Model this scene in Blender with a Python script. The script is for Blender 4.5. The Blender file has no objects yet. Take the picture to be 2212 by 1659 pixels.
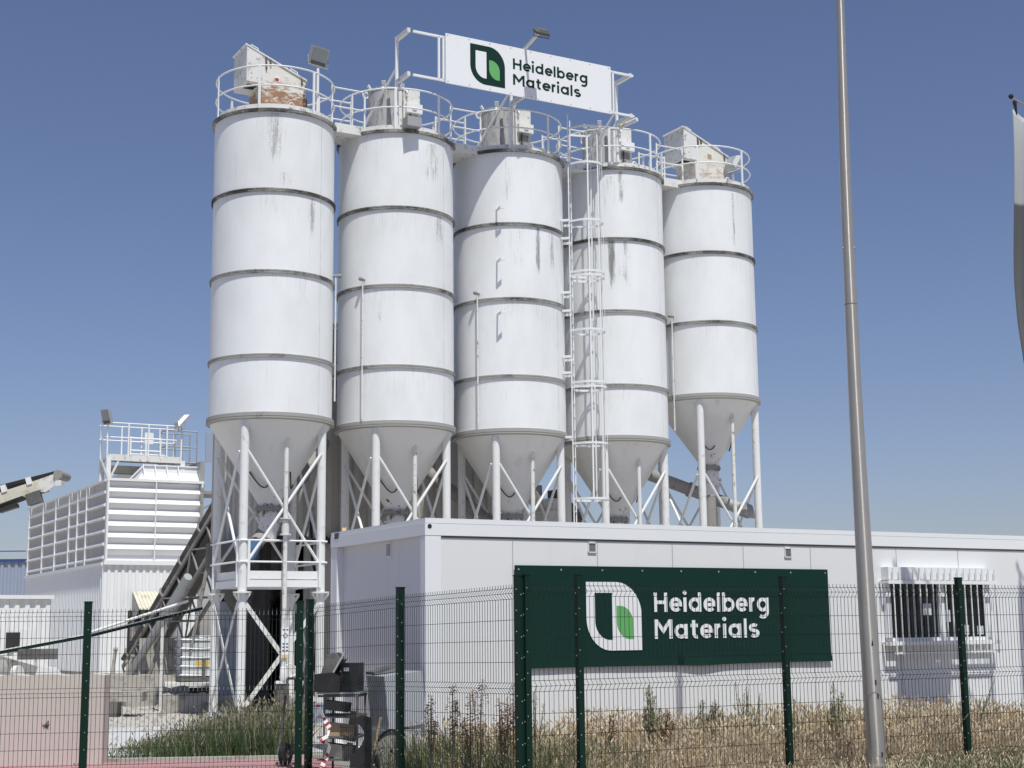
import bpy, bmesh, math, random
import numpy as np
from mathutils import Vector, Matrix
random.seed(7); rng = np.random.default_rng(7)
scene = bpy.context.scene
COL = scene.collection
rad = math.radians
# ------------------------------------------------------------------ camera
PITCH, ROLL, FPX = rad(9.45), rad(-0.6), 3200.0        # focal length in widths of a 2212 px picture
CAM = Vector((0, 0, 1.6))
_f = Vector((0, math.cos(PITCH), math.sin(PITCH)))
_u0 = Vector((0, -math.sin(PITCH), math.cos(PITCH)))
_r0 = Vector((1, 0, 0))
CR = _r0 * math.cos(ROLL) + _u0 * math.sin(ROLL)
CU = -_r0 * math.sin(ROLL) + _u0 * math.cos(ROLL)
cd = bpy.data.cameras.new("camera"); cam = bpy.data.objects.new("camera", cd); COL.objects.link(cam)
cam.matrix_world = Matrix(((CR.x, CU.x, -_f.x, CAM.x), (CR.y, CU.y, -_f.y, CAM.y), (CR.z, CU.z, -_f.z, CAM.z), (0, 0, 0, 1)))
cd.sensor_width = 36; cd.lens = 36 * FPX / 2212; cd.clip_start = 0.1; cd.clip_end = 3000
scene.camera = cam
# ------------------------------------------------------------------ sky, sun, exposure
SUN_EL, SUN_AZ = rad(62.5), rad(21)                    # azimuth to the right of straight behind the camera
w = bpy.data.worlds.new("World"); scene.world = w; w.use_nodes = True
nt = w.node_tree; bg = nt.nodes["Background"]
sky = nt.nodes.new("ShaderNodeTexSky"); sky.sky_type = 'NISHITA'; sky.sun_disc = False
sky.sun_elevation = SUN_EL; sky.sun_rotation = math.pi - SUN_AZ
sky.altitude = 600; sky.air_density = 1.0; sky.dust_density = 1.4; sky.ozone_density = 3.2
tint = nt.nodes.new("ShaderNodeMix"); tint.data_type = 'RGBA'; tint.blend_type = 'MULTIPLY'; tint.inputs[0].default_value = 1.0
tint.inputs[7].default_value = (1.06, 0.965, 1.05, 1)
nt.links.new(sky.outputs[0], tint.inputs[6]); nt.links.new(tint.outputs[2], bg.inputs[0]); bg.inputs[1].default_value = 0.088
sd = bpy.data.lights.new("sun", 'SUN'); sd.energy = 4.15; sd.angle = rad(0.53); sd.color = (0.98, 0.982, 0.915)
so = bpy.data.objects.new("sun", sd); COL.objects.link(so)
sdir = Vector((math.cos(SUN_EL) * math.sin(SUN_AZ), -math.cos(SUN_EL) * math.cos(SUN_AZ), math.sin(SUN_EL)))
so.rotation_euler = sdir.to_track_quat('Z', 'Y').to_euler(); so.location = sdir * 60
scene.view_settings.view_transform = 'Standard'; scene.view_settings.look = 'None'
scene.view_settings.exposure = 0.0; scene.view_settings.gamma = 1.0
# ------------------------------------------------------------------ measuring helpers
SA = rad(60.8)
U = Vector((math.sin(SA), math.cos(SA), 0))            # along the office front and the silo row
W = Vector((-math.cos(SA), math.sin(SA), 0))           # away from the road
ROT = math.atan2(U.y, U.x)
def ray(px, py):
    return _f + CR * ((px - 1106) / FPX) + CU * ((829.5 - py) / FPX)
def onY(px, py, Y):
    d = ray(px, py); return CAM + d * (Y / d.y)
def onP(px, py, P, N):
    d = ray(px, py); return CAM + d * ((Vector(P) - CAM).dot(N) / d.dot(N))
def onZ(px, py, z=0.0):
    d = ray(px, py); return CAM + d * ((z - CAM.z) / d.z)
# ------------------------------------------------------------------ scene helpers
def tag(o, label=None, cat=None, group=None, kind=None):
    if label: o["label"] = label
    if cat: o["category"] = cat
    if group: o["group"] = group
    if kind: o["kind"] = kind
    return o
def thing(name, label, cat, loc=(0, 0, 0), rotz=0.0, group=None):
    o = bpy.data.objects.new(name, None); COL.objects.link(o)
    o.location = loc; o.rotation_euler = (0, 0, rotz); o.empty_display_size = 0.2
    return tag(o, label, cat, group)
def loc(o, p):
    """world point -> local point of an upright thing"""
    a = o.rotation_euler.z; d = Vector(p) - Vector(o.location)
    c, s = math.cos(a), math.sin(a)
    return Vector((c * d.x + s * d.y, -s * d.x + c * d.y, d.z))
class MB:
    def __init__(s): s.v = []; s.f = []
    def add(s, vs, fs):
        b = len(s.v); s.v += [tuple(p) for p in vs]; s.f += [tuple(i + b for i in f) for f in fs]
    def box(s, c, size, rot=None):
        hx, hy, hz = size[0] / 2, size[1] / 2, size[2] / 2
        P = [Vector((x, y, z)) for x in (-hx, hx) for y in (-hy, hy) for z in (-hz, hz)]
        if rot is not None: P = [rot @ p for p in P]
        c = Vector(c)
        s.add([p + c for p in P], [(0, 1, 3, 2), (4, 6, 7, 5), (0, 4, 5, 1), (2, 3, 7, 6), (0, 2, 6, 4), (1, 5, 7, 3)]); return s
    def span(s, a, b):
        return s.box([(a[i] + b[i]) / 2 for i in range(3)], [abs(b[i] - a[i]) for i in range(3)])
    def bar(s, p0, p1, w, h, up=(0, 0, 1)):
        p0, p1 = Vector(p0), Vector(p1); d = (p1 - p0).normalized(); up = Vector(up)
        if abs(d.dot(up)) > 0.98: up = Vector((1, 0, 0)) if abs(d.x) < .9 else Vector((0, 1, 0))
        x = d.cross(up).normalized(); y = x.cross(d)
        P = [q + x * (a * w / 2) + y * (b * h / 2) for q in (p0, p1) for a, b in ((-1, -1), (1, -1), (1, 1), (-1, 1))]
        s.add(P, [(3, 2, 1, 0), (4, 5, 6, 7), (0, 1, 5, 4), (1, 2, 6, 5), (2, 3, 7, 6), (3, 0, 4, 7)]); return s
    def tube(s, p0, p1, r0, r1=None, n=8, caps=True):
        r1 = r0 if r1 is None else r1
        p0, p1 = Vector(p0), Vector(p1); d = (p1 - p0).normalized()
        a = Vector((0, 0, 1)) if abs(d.z) < .9 else Vector((1, 0, 0))
        x = d.cross(a).normalized(); y = d.cross(x)
        vs = []
        for q, r in ((p0, r0), (p1, r1)):
            for k in range(n):
                t = 2 * math.pi * k / n; vs.append(q + x * (r * math.cos(t)) + y * (r * math.sin(t)))
        fs = [(k, (k + 1) % n, n + (k + 1) % n, n + k) for k in range(n)]
        if caps: fs += [tuple(range(n - 1, -1, -1)), tuple(range(n, 2 * n))]
        s.add(vs, fs); return s
    def path(s, pts, r, n=6, closed=False):
        pts = [Vector(p) for p in pts]; m = len(pts); R = r if isinstance(r, (list, tuple)) else [r] * m
        prev = None; vs = []
        for i in range(m):
            if closed: d = pts[(i + 1) % m] - pts[i - 1]
            else: d = pts[min(i + 1, m - 1)] - pts[max(i - 1, 0)]
            d.normalize()
            if prev is None:
                a = Vector((0, 0, 1)) if abs(d.z) < .9 else Vector((1, 0, 0)); x = d.cross(a).normalized()
            else: x = (prev - d * prev.dot(d)).normalized()
            prev = x; y = d.cross(x)
            for k in range(n):
                t = 2 * math.pi * k / n; vs.append(pts[i] + x * (R[i] * math.cos(t)) + y * (R[i] * math.sin(t)))
        fs = []
        for i in range(m if closed else m - 1):
            j = (i + 1) % m
            for k in range(n): fs.append((i * n + k, i * n + (k + 1) % n, j * n + (k + 1) % n, j * n + k))
        if not closed: fs += [tuple(range(n - 1, -1, -1)), tuple(range((m - 1) * n, m * n))]
        s.add(vs, fs); return s
    def ring(s, c, R, r, n=48, k=6, a0=0, a1=2 * math.pi, zf=None):
        full = abs(a1 - a0 - 2 * math.pi) < 1e-6; N = n if full else n + 1
        pts = [(c[0] + R * math.cos(a0 + (a1 - a0) * i / n), c[1] + R * math.sin(a0 + (a1 - a0) * i / n), c[2]) for i in range(N)]
        return s.path(pts, r, k, closed=full)
    def lathe(s, prof, n=48, c=(0, 0, 0)):
        vs = []; fs = []; m = len(prof)
        for r, z in prof:
            for k in range(n):
                t = 2 * math.pi * k / n; vs.append((c[0] + r * math.cos(t), c[1] + r * math.sin(t), c[2] + z))
        for i in range(m - 1):
            for k in range(n): fs.append((i * n + k, i * n + (k + 1) % n, (i + 1) * n + (k + 1) % n, (i + 1) * n + k))
        s.add(vs, fs); return s
    def prism(s, poly, ext):
        poly = [Vector(p) for p in poly]; n = len(poly); e = Vector(ext)
        nn = Vector((0, 0, 0))
        for i in range(n): nn += poly[i].cross(poly[(i + 1) % n])
        if nn.dot(e) > 0: poly = poly[::-1]
        s.add(poly + [p + e for p in poly], [tuple(range(n)), tuple(range(2 * n - 1, n - 1, -1))] + [((i + 1) % n, i, n + i, n + (i + 1) % n) for i in range(n)]); return s
    def ball(s, c, r, nu=10, nv=6, sz=1.0):
        prof = [(max(1e-4, r * math.sin(math.pi * i / nv)), -r * sz * math.cos(math.pi * i / nv)) for i in range(nv + 1)]
        return s.lathe(prof, nu, c)
    def build(s, name, m, parent=None, smooth=35, label=None):
        me = bpy.data.meshes.new(name); me.from_pydata(s.v, [], s.f)
        if smooth:
            me.polygons.foreach_set("use_smooth", [True] * len(me.polygons)); me.set_sharp_from_angle(angle=rad(smooth))
        me.materials.append(m); me.update()
        o = bpy.data.objects.new(name, me); COL.objects.link(o)
        if parent is not None: o.parent = parent
        if label: o["label"] = label
        return o
# ------------------------------------------------------------------ materials
class N:
    def __init__(s, name):
        s.m = bpy.data.materials.new(name); s.m.use_nodes = True; s.t = s.m.node_tree
        s.b = s.t.nodes["Principled BSDF"]; s._tc = None
    def n(s, t, **k):
        x = s.t.nodes.new("ShaderNode" + t)
        for a, b in k.items(): setattr(x, a, b)
        return x
    def put(s, sock, v):
        if isinstance(v, (int, float)): sock.default_value = v
        elif isinstance(v, tuple): sock.default_value = (*v, 1) if len(v) == 3 and sock.type == 'RGBA' else v
        else: s.t.links.new(v, sock)
    def oc(s):
        if s._tc is None: s._tc = s.n("TexCoord")
        return s._tc.outputs["Object"]
    def rnd(s): return s.n("ObjectInfo").outputs["Random"]
    def noise(s, scale=5, vec=(1, 1, 1), detail=5, rough=.6, w=None, dist=0.0, co=None):
        mp = s.n("Mapping"); s.put(mp.inputs[0], co or s.oc()); mp.inputs["Scale"].default_value = vec
        x = s.n("TexNoise"); x.noise_dimensions = '4D'
        s.put(x.inputs["Vector"], mp.outputs[0]); x.inputs["Scale"].default_value = scale
        x.inputs["Detail"].default_value = detail; x.inputs["Roughness"].default_value = rough; x.inputs["Distortion"].default_value = dist
        s.put(x.inputs["W"], s.math('MULTIPLY', s.rnd(), 37.0) if w is None else w)
        return x.outputs[0]
    def math(s, op, a, b=0.0, clamp=False):
        x = s.n("Math", operation=op, use_clamp=clamp); s.put(x.inputs[0], a); s.put(x.inputs[1], b); return x.outputs[0]
    def ramp(s, v, lo, hi, a=0.0, b=1.0):
        x = s.n("MapRange"); x.interpolation_type = 'SMOOTHSTEP'; s.put(x.inputs[0], v)
        for i, q in enumerate((lo, hi, a, b)): s.put(x.inputs[i + 1], q)
        return x.outputs[0]
    def mix(s, f, a, b):
        x = s.n("Mix", data_type='RGBA'); s.put(x.inputs[0], f); s.put(x.inputs[6], a); s.put(x.inputs[7], b); return x.outputs[2]
    def sep(s):
        x = s.n("SeparateXYZ"); s.put(x.inputs[0], s.oc()); return x.outputs
    def bump(s, h, strength=.3, dist=.01):
        x = s.n("Bump"); x.inputs["Strength"].default_value = strength; x.inputs["Distance"].default_value = dist
        s.put(x.inputs["Height"], h); s.put(s.b.inputs["Normal"], x.outputs[0])
    def out(s, col, rough=.6, metal=0.0, spec=None):
        s.put(s.b.inputs["Base Color"], col); s.put(s.b.inputs["Roughness"], rough); s.put(s.b.inputs["Metallic"], metal)
        if spec is not None: s.b.inputs["Specular IOR Level"].default_value = spec
        return s.m
def mul(c, k): return tuple(min(1, x * k) for x in c)
def simple(name, col, rough=.6, metal=0.0, var=.12, scale=3.0, vec=(1, 1, 1), bump=0.0, bscale=40, dirt=None, dlo=.55, dhi=.75, dscale=4, spec=None):
    k = N(name); c = k.mix(k.noise(scale, vec), mul(col, 1 - var), mul(col, 1 + var))
    if dirt: c = k.mix(k.ramp(k.noise(dscale, vec, 8, .7), dlo, dhi), c, dirt)
    if bump: k.bump(k.noise(bscale, (1, 1, 1), 4), bump)
    return k.out(c, rough, metal, spec)
WHITE = (.80, .80, .795)
GRIME = (.055, .05, .045)
ZTOP_ = 11.62
def silo_paint(name, streaks=(), amount=1.0):
    """white silo enamel: faint plate tone, fine vertical rain streaks, and stain runs (angle, width, z top, length, strength)"""
    k = N(name); X, Y, Z = k.sep()
    base = k.mix(k.ramp(k.noise(1.1, (1, 1, .5), 5, .6), .35, .7), (.84, .845, .845), (.755, .755, .745))
    fine = k.noise(55, (1, 1, .04), 4, .7)
    for zr in (ZTOP_, 10.06, 8.44, 6.80):
        m = k.math('MULTIPLY', k.ramp(Z, zr - .9, zr, 0, 1), k.ramp(Z, zr, zr + .01, 1, 0))
        base = k.mix(k.math('MULTIPLY', k.math('MULTIPLY', m, .42), k.math('MULTIPLY', k.ramp(fine, .48, .68), k.ramp(k.noise(1.7, (1, 1, .3), 3), .42, .62))), base, (.36, .35, .32))
        d = k.math('ABSOLUTE', k.math('SUBTRACT', Z, zr + .14))
        base = k.mix(k.math('MULTIPLY', k.ramp(d, 0, .16, .5, 0), k.ramp(k.noise(24, (1, 1, 1.6), 7, .8), .56, .70)), base, (.30, .285, .26))
    base = k.mix(k.math('MULTIPLY', k.ramp(k.noise(7, (1, 1, .12), 6, .7), .56, .82), .22 * amount), base, (.42, .41, .38))
    base = k.mix(k.math('MULTIPLY', k.ramp(k.noise(22, (1, 1, .5), 6, .75), .62, .74), k.ramp(k.noise(1.3, (1, 1, .5), 3), .52, .70, 0, .4 * amount)), base, (.2, .19, .17))
    ang = k.math('ARCTAN2', Y, X)
    # two welded plate seams per shell, hairline
    for a in (-1.05, 2.2):
        d = k.math('ABSOLUTE', k.math('SUBTRACT', ang, a))
        base = k.mix(k.math('MULTIPLY', k.ramp(d, .0035, .007, 1, 0), k.ramp(k.noise(3, (1, 1, 1), 4), .4, .6, .25, .8)), base, (.35, .34, .33))
    speck = k.noise(75, (1, 1, .6), 8, .85); runs = k.noise(30, (1, 1, .05), 5, .75); mid = k.noise(7, (1, 1, .3), 3)
    tex = k.math('ADD', k.math('MULTIPLY', speck, .5), k.math('ADD', k.math('MULTIPLY', runs, .32), k.math('MULTIPLY', mid, .18)))
    for a, wd, zt, ln, st in streaks:
        d = k.math('ABSOLUTE', k.math('SUBTRACT', ang, a))
        m = k.math('MULTIPLY', k.ramp(d, 0.0, wd, 1, 0), k.math('MULTIPLY', k.ramp(Z, zt - ln, zt - ln * .45, 0, 1), k.ramp(Z, zt, zt + .02, 1, 0)))
        thr = k.math('SUBTRACT', .66, k.math('MULTIPLY', m, k.math('ADD', .115, k.math('MULTIPLY', st, .145))))
        s1 = k.ramp(k.math('SUBTRACT', tex, thr), 0, .07)
        base = k.mix(k.math('MULTIPLY', s1, k.math('ADD', .35, k.math('MULTIPLY', st, .5))), base, (.15, .145, .135))
    k.bump(k.noise(2.2, (1, 1, 1), 3), .12, .02)
    return k.out(base, .5)
def cone_paint(name, seed):
    k = N(name); X, Y, Z = k.sep()
    base = k.mix(k.noise(1.2, (1, 1, 1), 3, w=seed), (.80, .785, .755), (.73, .71, .68))
    low = k.ramp(Z, 4.0 if seed < 6 else 5.2, 4.75 if seed < 6 else 6.0, 1, 0)
    n = k.noise(7, (1, 1, 1), 8, .75, w=seed)
    r = k.ramp(k.math('ADD', n, k.math('MULTIPLY', low, .105)), .655, .72)
    base = k.mix(r, base, k.mix(k.noise(30, w=seed), (.07, .03, .018), (.16, .07, .035)))
    base = k.mix(k.math('MULTIPLY', k.ramp(k.noise(5, (1, 1, .15), 6, w=seed), .55, .75), .3), base, (.4, .37, .33))
    return k.out(base, .55)
def grimy_band(name, dark):
    """dark = how much of the band the black mould covers"""
    k = N(name)
    t = k.math('ADD', k.math('MULTIPLY', k.noise(26, (1, 1, 2.2), 8, .8), .6), k.math('MULTIPLY', k.noise(1.6, (1, 1, 1), 3), .4))
    c = k.mix(k.ramp(t, .62 - .24 * dark, .70 - .18 * dark), (.36, .35, .33), (.045, .042, .038))
    return k.out(c, .85)
M = {}
M['white'] = simple('white_enamel', (.80, .80, .79), .45, var=.04, scale=2, dirt=(.45, .42, .38), dlo=.58, dhi=.80, dscale=6)
M['white_dirty'] = simple('weathered_white_paint', (.72, .71, .68), .6, var=.1, dirt=(.2, .165, .13), dlo=.53, dhi=.68, dscale=9)
M['offwhite'] = simple('offwhite_steel', (.70, .69, .66), .55, var=.1, dirt=(.3, .27, .22), dlo=.5, dhi=.75, dscale=5)
M['grey_steel'] = simple('grey_steel', (.36, .36, .36), .55, .2, var=.15, dirt=(.12, .1, .09), dlo=.55, dhi=.75)
M['filter_grey'] = simple('shadow_grey_dirty_filter', (.44, .44, .44), .6, .1, var=.2, scale=3, vec=(4, 4, .6), dirt=(.22, .20, .18), dlo=.48, dhi=.64, dscale=6)  # grey puts the billboard's shadow on the white drums into the colour, plus dirt
M['dark_steel'] = simple('dark_dusty_steel', (.11, .105, .10), .75, var=.25, dirt=(.24, .22, .2), dlo=.5, dhi=.7)
M['dusty_steel'] = simple('dusty_truss_steel', (.30, .285, .265), .8, var=.25, dirt=(.12, .1, .085), dlo=.52, dhi=.68, dscale=6)
M['black'] = simple('black_rubber', (.018, .018, .018), .8, var=.3)
M['darkglass'] = simple('dark_window_glass', (.012, .014, .016), .06, var=.2, spec=.35)
M['lens'] = simple('floodlight_glass', (.32, .34, .34), .15, var=.1)
M['lamp_body'] = simple('grey_lamp_housing', (.42, .43, .44), .45, .3, var=.1)
M['rail'] = simple('white_rail_paint', (.80, .80, .79), .45, var=.05, dirt=(.3, .26, .2), dlo=.66, dhi=.76, dscale=14)
M['galv'] = simple('galvanised_pole', (.45, .42, .385), .28, .55, var=.16, scale=9, vec=(3, 3, .4), bump=.08, bscale=60, dirt=(.30, .29, .28), dlo=.55, dhi=.75, dscale=14)
M['fence_post'] = simple('green_post_paint', (.0028, .021, .0125), .5, var=.12, spec=.25)
M['fence_wire'] = simple('dark_green_wire', (.018, .032, .028), .45, var=.15)
M['bolt'] = simple('zinc_bolt', (.40, .42, .40), .4, .3, var=.05)
def office_mat():
    k = N('office_panel'); c = k.mix(k.noise(1.2), (.765, .765, .765), (.715, .715, .715))
    c = k.mix(k.math('MULTIPLY', k.ramp(k.noise(9, (1, 1, .07), 6, .7), .54, .78), .22), c, (.50, .48, .45))
    c = k.mix(k.math('MULTIPLY', k.ramp(k.noise(30, detail=7, rough=.8), .62, .74), .25), c, (.42, .40, .36)); k.bump(k.noise(120, detail=2), .05, .004)
    return k.out(c, .55)
M['office_front'] = office_mat()
M['office_trim'] = simple('office_white_trim', (.79, .80, .81), .45, var=.025, scale=1)
M['gap'] = simple('dark_joint', (.16, .16, .165), .8, var=.1)
M['joint'] = simple('grey_panel_joint', (.42, .42, .43), .8, var=.1)
M['sign_green'] = simple('sign_dark_green', (.0040, .030, .0225), .6, var=.05, scale=1, spec=.2)
M['sign_white'] = simple('sign_white', (.82, .82, .83), .45, var=.015, scale=1, dirt=(.6, .59, .57), dlo=.62, dhi=.9, dscale=3)
M['sign_leaf'] = simple('sign_leaf_green', (.130, .40, .125), .5, var=.03)
def wall_conc():
    k = N('pinkish_concrete'); X, Y, Z = k.sep()
    c = k.mix(k.noise(2.5, detail=6), (.62, .565, .50), (.52, .47, .42))
    low = k.ramp(k.math('ADD', Z, k.math('MULTIPLY', k.noise(5), .25)), .55, .95, 1, 0)
    c = k.mix(k.math('MULTIPLY', low, .7), c, k.mix(k.noise(3, detail=6), (.61, .545, .505), (.54, .485, .455)))
    c = k.mix(k.math('MULTIPLY', k.ramp(k.noise(8, (1, 1, .08), 6, .7), .5, .75), .4), c, (.40, .35, .30))
    c = k.mix(k.ramp(k.noise(26, detail=8, rough=.8), .64, .72), c, (.36, .30, .25)); k.bump(k.noise(50, detail=6), .35, .01)
    return k.out(c, .92)
M['conc'] = wall_conc()
M['conc_grey'] = simple('rough_grey_concrete', (.42, .39, .35), .95, var=.2, scale=2, bump=.5, bscale=25, dirt=(.2, .185, .165), dlo=.48, dhi=.66, dscale=3)
M['clad'] = simple('tower_grey_and_bin_shade', (.44, .42, .39), .7, var=.14, scale=1.5, vec=(1, 1, .3), dirt=(.16, .14, .12), dlo=.55, dhi=.75, dscale=4)
M['clad_white'] = simple('white_ribbed_sheet', (.80, .80, .80), .5, var=.03, scale=1)
M['clad_blue'] = simple('blue_grey_sheet', (.30, .34, .43), .55, var=.06)
M['blue_trim'] = simple('blue_eave', (.03, .06, .20), .5)
M['cream'] = simple('dusty_cream_sheet', (.66, .63, .52), .8, var=.1, dirt=(.42, .38, .29), dlo=.45, dhi=.7, dscale=3)
M['dark_room'] = simple('dark_interior', (.035, .032, .03), .9, var=.3)  # near-black colour stands in for the shade inside the bay and openings
M['motor_blue'] = simple('blue_motor_enamel', (.045, .11, .22), .4, var=.15, dirt=(.2, .2, .2), dlo=.58, dhi=.75)
M['orange'] = simple('orange_plastic', (.75, .48, .25), .6)
M['red'] = simple('red_tape', (.45, .03, .03), .6)
M['label_dark'] = simple('dark_print', (.08, .08, .09), .6)
M['wood'] = simple('board', (.42, .31, .19), .8, var=.2, dirt=(.2, .13, .08))
M['plastic'] = simple('ibc_plastic', (.72, .73, .74), .4, var=.04)
M['yellow'] = simple('yellow_label', (.75, .48, .05), .6)
M['cab_grey'] = simple('grey_cabinet_sheet', (.42, .44, .48), .45, var=.05, scale=1, dirt=(.4, .4, .41), dlo=.55, dhi=.8)
M['plate'] = simple('burnt_black_steel', (.016, .015, .015), .6, var=.4, dirt=(.05, .04, .035))
M['grey_rust'] = simple('grey_dusty_drum', (.22, .2, .19), .7, var=.2, dirt=(.10, .06, .04), dlo=.5, dhi=.66)
M['curtain'] = simple('white_paper', (.62, .64, .65), .7)
def rusty(name, amt):
    k = N(name); X, Y, Z = k.sep()
    c = k.mix(k.noise(4), (.78, .76, .70), (.66, .63, .56))
    low = k.ramp(Z, 12.0, 12.85, 1, 0)
    r = k.ramp(k.math('ADD', k.noise(5, (1, 1, 2.6), 9, .78, dist=.4), k.math('MULTIPLY', low, .20 * amt)), .58, .70)
    c = k.mix(k.math('MULTIPLY', r, min(1, amt)), c, k.mix(k.noise(18, (1, 1, 3)), (.20, .085, .045), (.44, .27, .16)))
    c = k.mix(k.ramp(k.noise(16, detail=6), .68, .72), c, (.09, .07, .06))
    return k.out(c, .75)
M['rust1'] = rusty('rust_bitten_white_paint', 1.15)
M['rust5'] = rusty('lightly_rusted_white_paint', .62)
M['leg'] = simple('chalky_leg_paint', (.76, .755, .74), .6, var=.06, scale=3, dirt=(.40, .35, .29), dlo=.54, dhi=.76, dscale=7)
_k = M['galv'].node_tree; _b = _k.nodes['Principled BSDF']; _t = _k.nodes.new('ShaderNodeTangent'); _t.direction_type = 'RADIAL'; _t.axis = 'Z'
_k.links.new(_t.outputs[0], _b.inputs['Tangent']); _b.inputs['Anisotropic'].default_value = .92; _b.inputs['Anisotropic Rotation'].default_value = .25; _b.inputs['Roughness'].default_value = .36
# ------------------------------------------------------------------ ground
def terrain():
    k = N('yard_ground')
    a = k.mix(k.noise(.35, detail=6), (.34, .325, .30), (.25, .235, .215))
    a = k.mix(k.ramp(k.noise(1.6, detail=8, rough=.7), .52, .66), a, (.17, .155, .135))
    a = k.mix(k.ramp(k.noise(14, detail=6), .6, .75), a, (.24, .22, .2))
    X, Y, Z = k.sep(); a = k.mix(k.math('MULTIPLY', k.ramp(k.math('ADD', Y, k.math('MULTIPLY', k.noise(.4), 3)), 21, 25), .75), a, k.mix(k.noise(.5, detail=6), (.62, .585, .53), (.47, .44, .39)))
    k.bump(k.noise(9, detail=6), .5, .03)
    m = k.out(a, .95)
    o = MB().add([(-900, -60, 0), (900, -60, 0), (900, 1500, 0), (-900, 1500, 0)], [(0, 1, 2, 3)]) if False else None
    b = MB(); b.add([(-900, -60, 0), (900, -60, 0), (900, 1500, 0), (-900, 1500, 0)], [(0, 1, 2, 3)])
    tag(b.build('ground', m), 'dusty concrete and bare earth of the works yard', 'ground', kind='structure')
    k = N('pale_slab'); a = k.mix(k.noise(.8, (.4, 1, 1), 6), (.60, .61, .62), (.47, .46, .45))
    a = k.mix(k.ramp(k.noise(2.2, (.3, 1, 1), 8, .7), .54, .68), a, (.34, .32, .29)); k.bump(k.noise(12), .2)
    m = k.out(a, .9)
    b = MB(); b.prism([(-9.6, 19.95, .004), (-1.6, 20.6, .004), (-4.4, 26.5, .004), (-12.5, 25.9, .004)], (0, 0, .012))
    tag(b.build('yard_slab', m, smooth=0), 'pale swept concrete slab between the grass bed and the plant', 'pavement', kind='structure')
    k = N('pink_path'); a = k.mix(k.noise(2, detail=6), (.46, .225, .235), (.36, .18, .185)); a = k.mix(k.ramp(k.noise(40), .5, .7), a, (.5, .33, .32))
    m = k.out(a, .9)
    b = MB(); b.add([(-7.2, 17.6, .008), (-2.0, 17.9, .008), (-2.45, 19.55, .008), (-4.2, 19.4, .008), (-7.2, 19.1, .008)], [(0, 1, 2, 3, 4)])
    tag(b.build('pink_pavement', m, smooth=0), 'strip of pink painted pavement behind the left fence', 'pavement', kind='structure')
    b = MB(); b.bar((-7.0, 19.20, .02), (-4.2, 19.50, .02), .10, .05); b.bar((-4.2, 19.50, .02), (-2.0, 19.72, .02), .10, .05)
    tag(b.build('kerb', M['conc_grey'], smooth=0), 'pale concrete kerb along the pink pavement', 'kerb', kind='structure')
terrain()
# ------------------------------------------------------------------ silos
R0 = 1.2
ZTOP, ZR = 11.70, (10.10, 8.48, 6.84)
CH = Vector((-4.76, 28.85, 0))
def silo_base(i): return CH + U * (2.7 * i - ({3: .04, 4: .17}.get(i, 0)))
def cyl_pt(a, r, z): return (r * math.cos(a), r * math.sin(a), z)
def lug(b, c, d, s=.07):
    """small lifting eye standing off a drum in direction d"""
    d = Vector(d).normalized(); c = Vector(c); t = Vector((-d.y, d.x, 0))
    pts = [c + d * (s * (.75 + .75 * math.cos(q))) + Vector((0, 0, s * .75 * math.sin(q))) for q in [i * math.pi / 4 for i in range(8)]]
    b.path(pts, s * .28, 5, closed=True)
def floodlight(parent, base, aim, w=.36, h=.42, d=.16, stem=None, name='floodlight'):
    base = Vector(base); aim = Vector(aim).normalized()
    x = aim.cross(Vector((0, 0, 1))).normalized(); y = x.cross(aim)
    rot = Matrix((x, y, -aim)).transposed()
    b = MB()
    c = base + Vector((0, 0, h * .62))
    P = []
    for zz, k in ((0, 1), (d * .45, 1), (d, .62)):
        for a, e in ((-1, -1), (1, -1), (1, 1), (-1, 1)): P.append(c + rot @ Vector((a * w / 2 * k, e * h / 2 * k, zz - d * .3)))
    b.add(P, [(3, 2, 1, 0), (0, 1, 5, 4), (1, 2, 6, 5), (2, 3, 7, 6), (3, 0, 4, 7), (4, 5, 9, 8), (5, 6, 10, 9), (6, 7, 11, 10), (7, 4, 8, 11), (8, 9, 10, 11)])
    b.path([c - x * (w / 2 + .03), c - x * (w / 2 + .03) - Vector((0, 0, h * .5)), c + x * (w / 2 + .03) - Vector((0, 0, h * .5)), c + x * (w / 2 + .03)], .014, 5)
    o = b.build(name, M['lamp_body'], parent, smooth=0)
    g = MB(); fz = -d * .3 - .006
    g.add([c + rot @ Vector((a * w * .42, -h * .42 + (h * .62 if e else 0) + h * .2, fz)) for a, e in ((-1, 0), (1, 0), (1, 1), (-1, 1))], [(3, 2, 1, 0)])
    g.build('lens', M['lens'], o, smooth=0)
    g = MB(); g.add([c + rot @ Vector((a * w * .42, -h * .42 + (h * .19 if e else 0), fz)) for a, e in ((-1, 0), (1, 0), (1, 1), (-1, 1))], [(3, 2, 1, 0)])
    g.build('ballast_cover', M['dark_steel'], o, smooth=0)
    if stem is not None:
        s = MB(); s.tube(stem, base, .028, n=8); s.build('lamp_stem', M['rail'], parent)
    return o
LEGA = [math.atan2(s2, s1) for s1, s2 in ((-1, -1), (1, -1), (1, 1), (-1, 1))]
def legxy(k, r=1.10): return (r * math.cos(LEGA[k]), r * math.sin(LEGA[k]))
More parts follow.
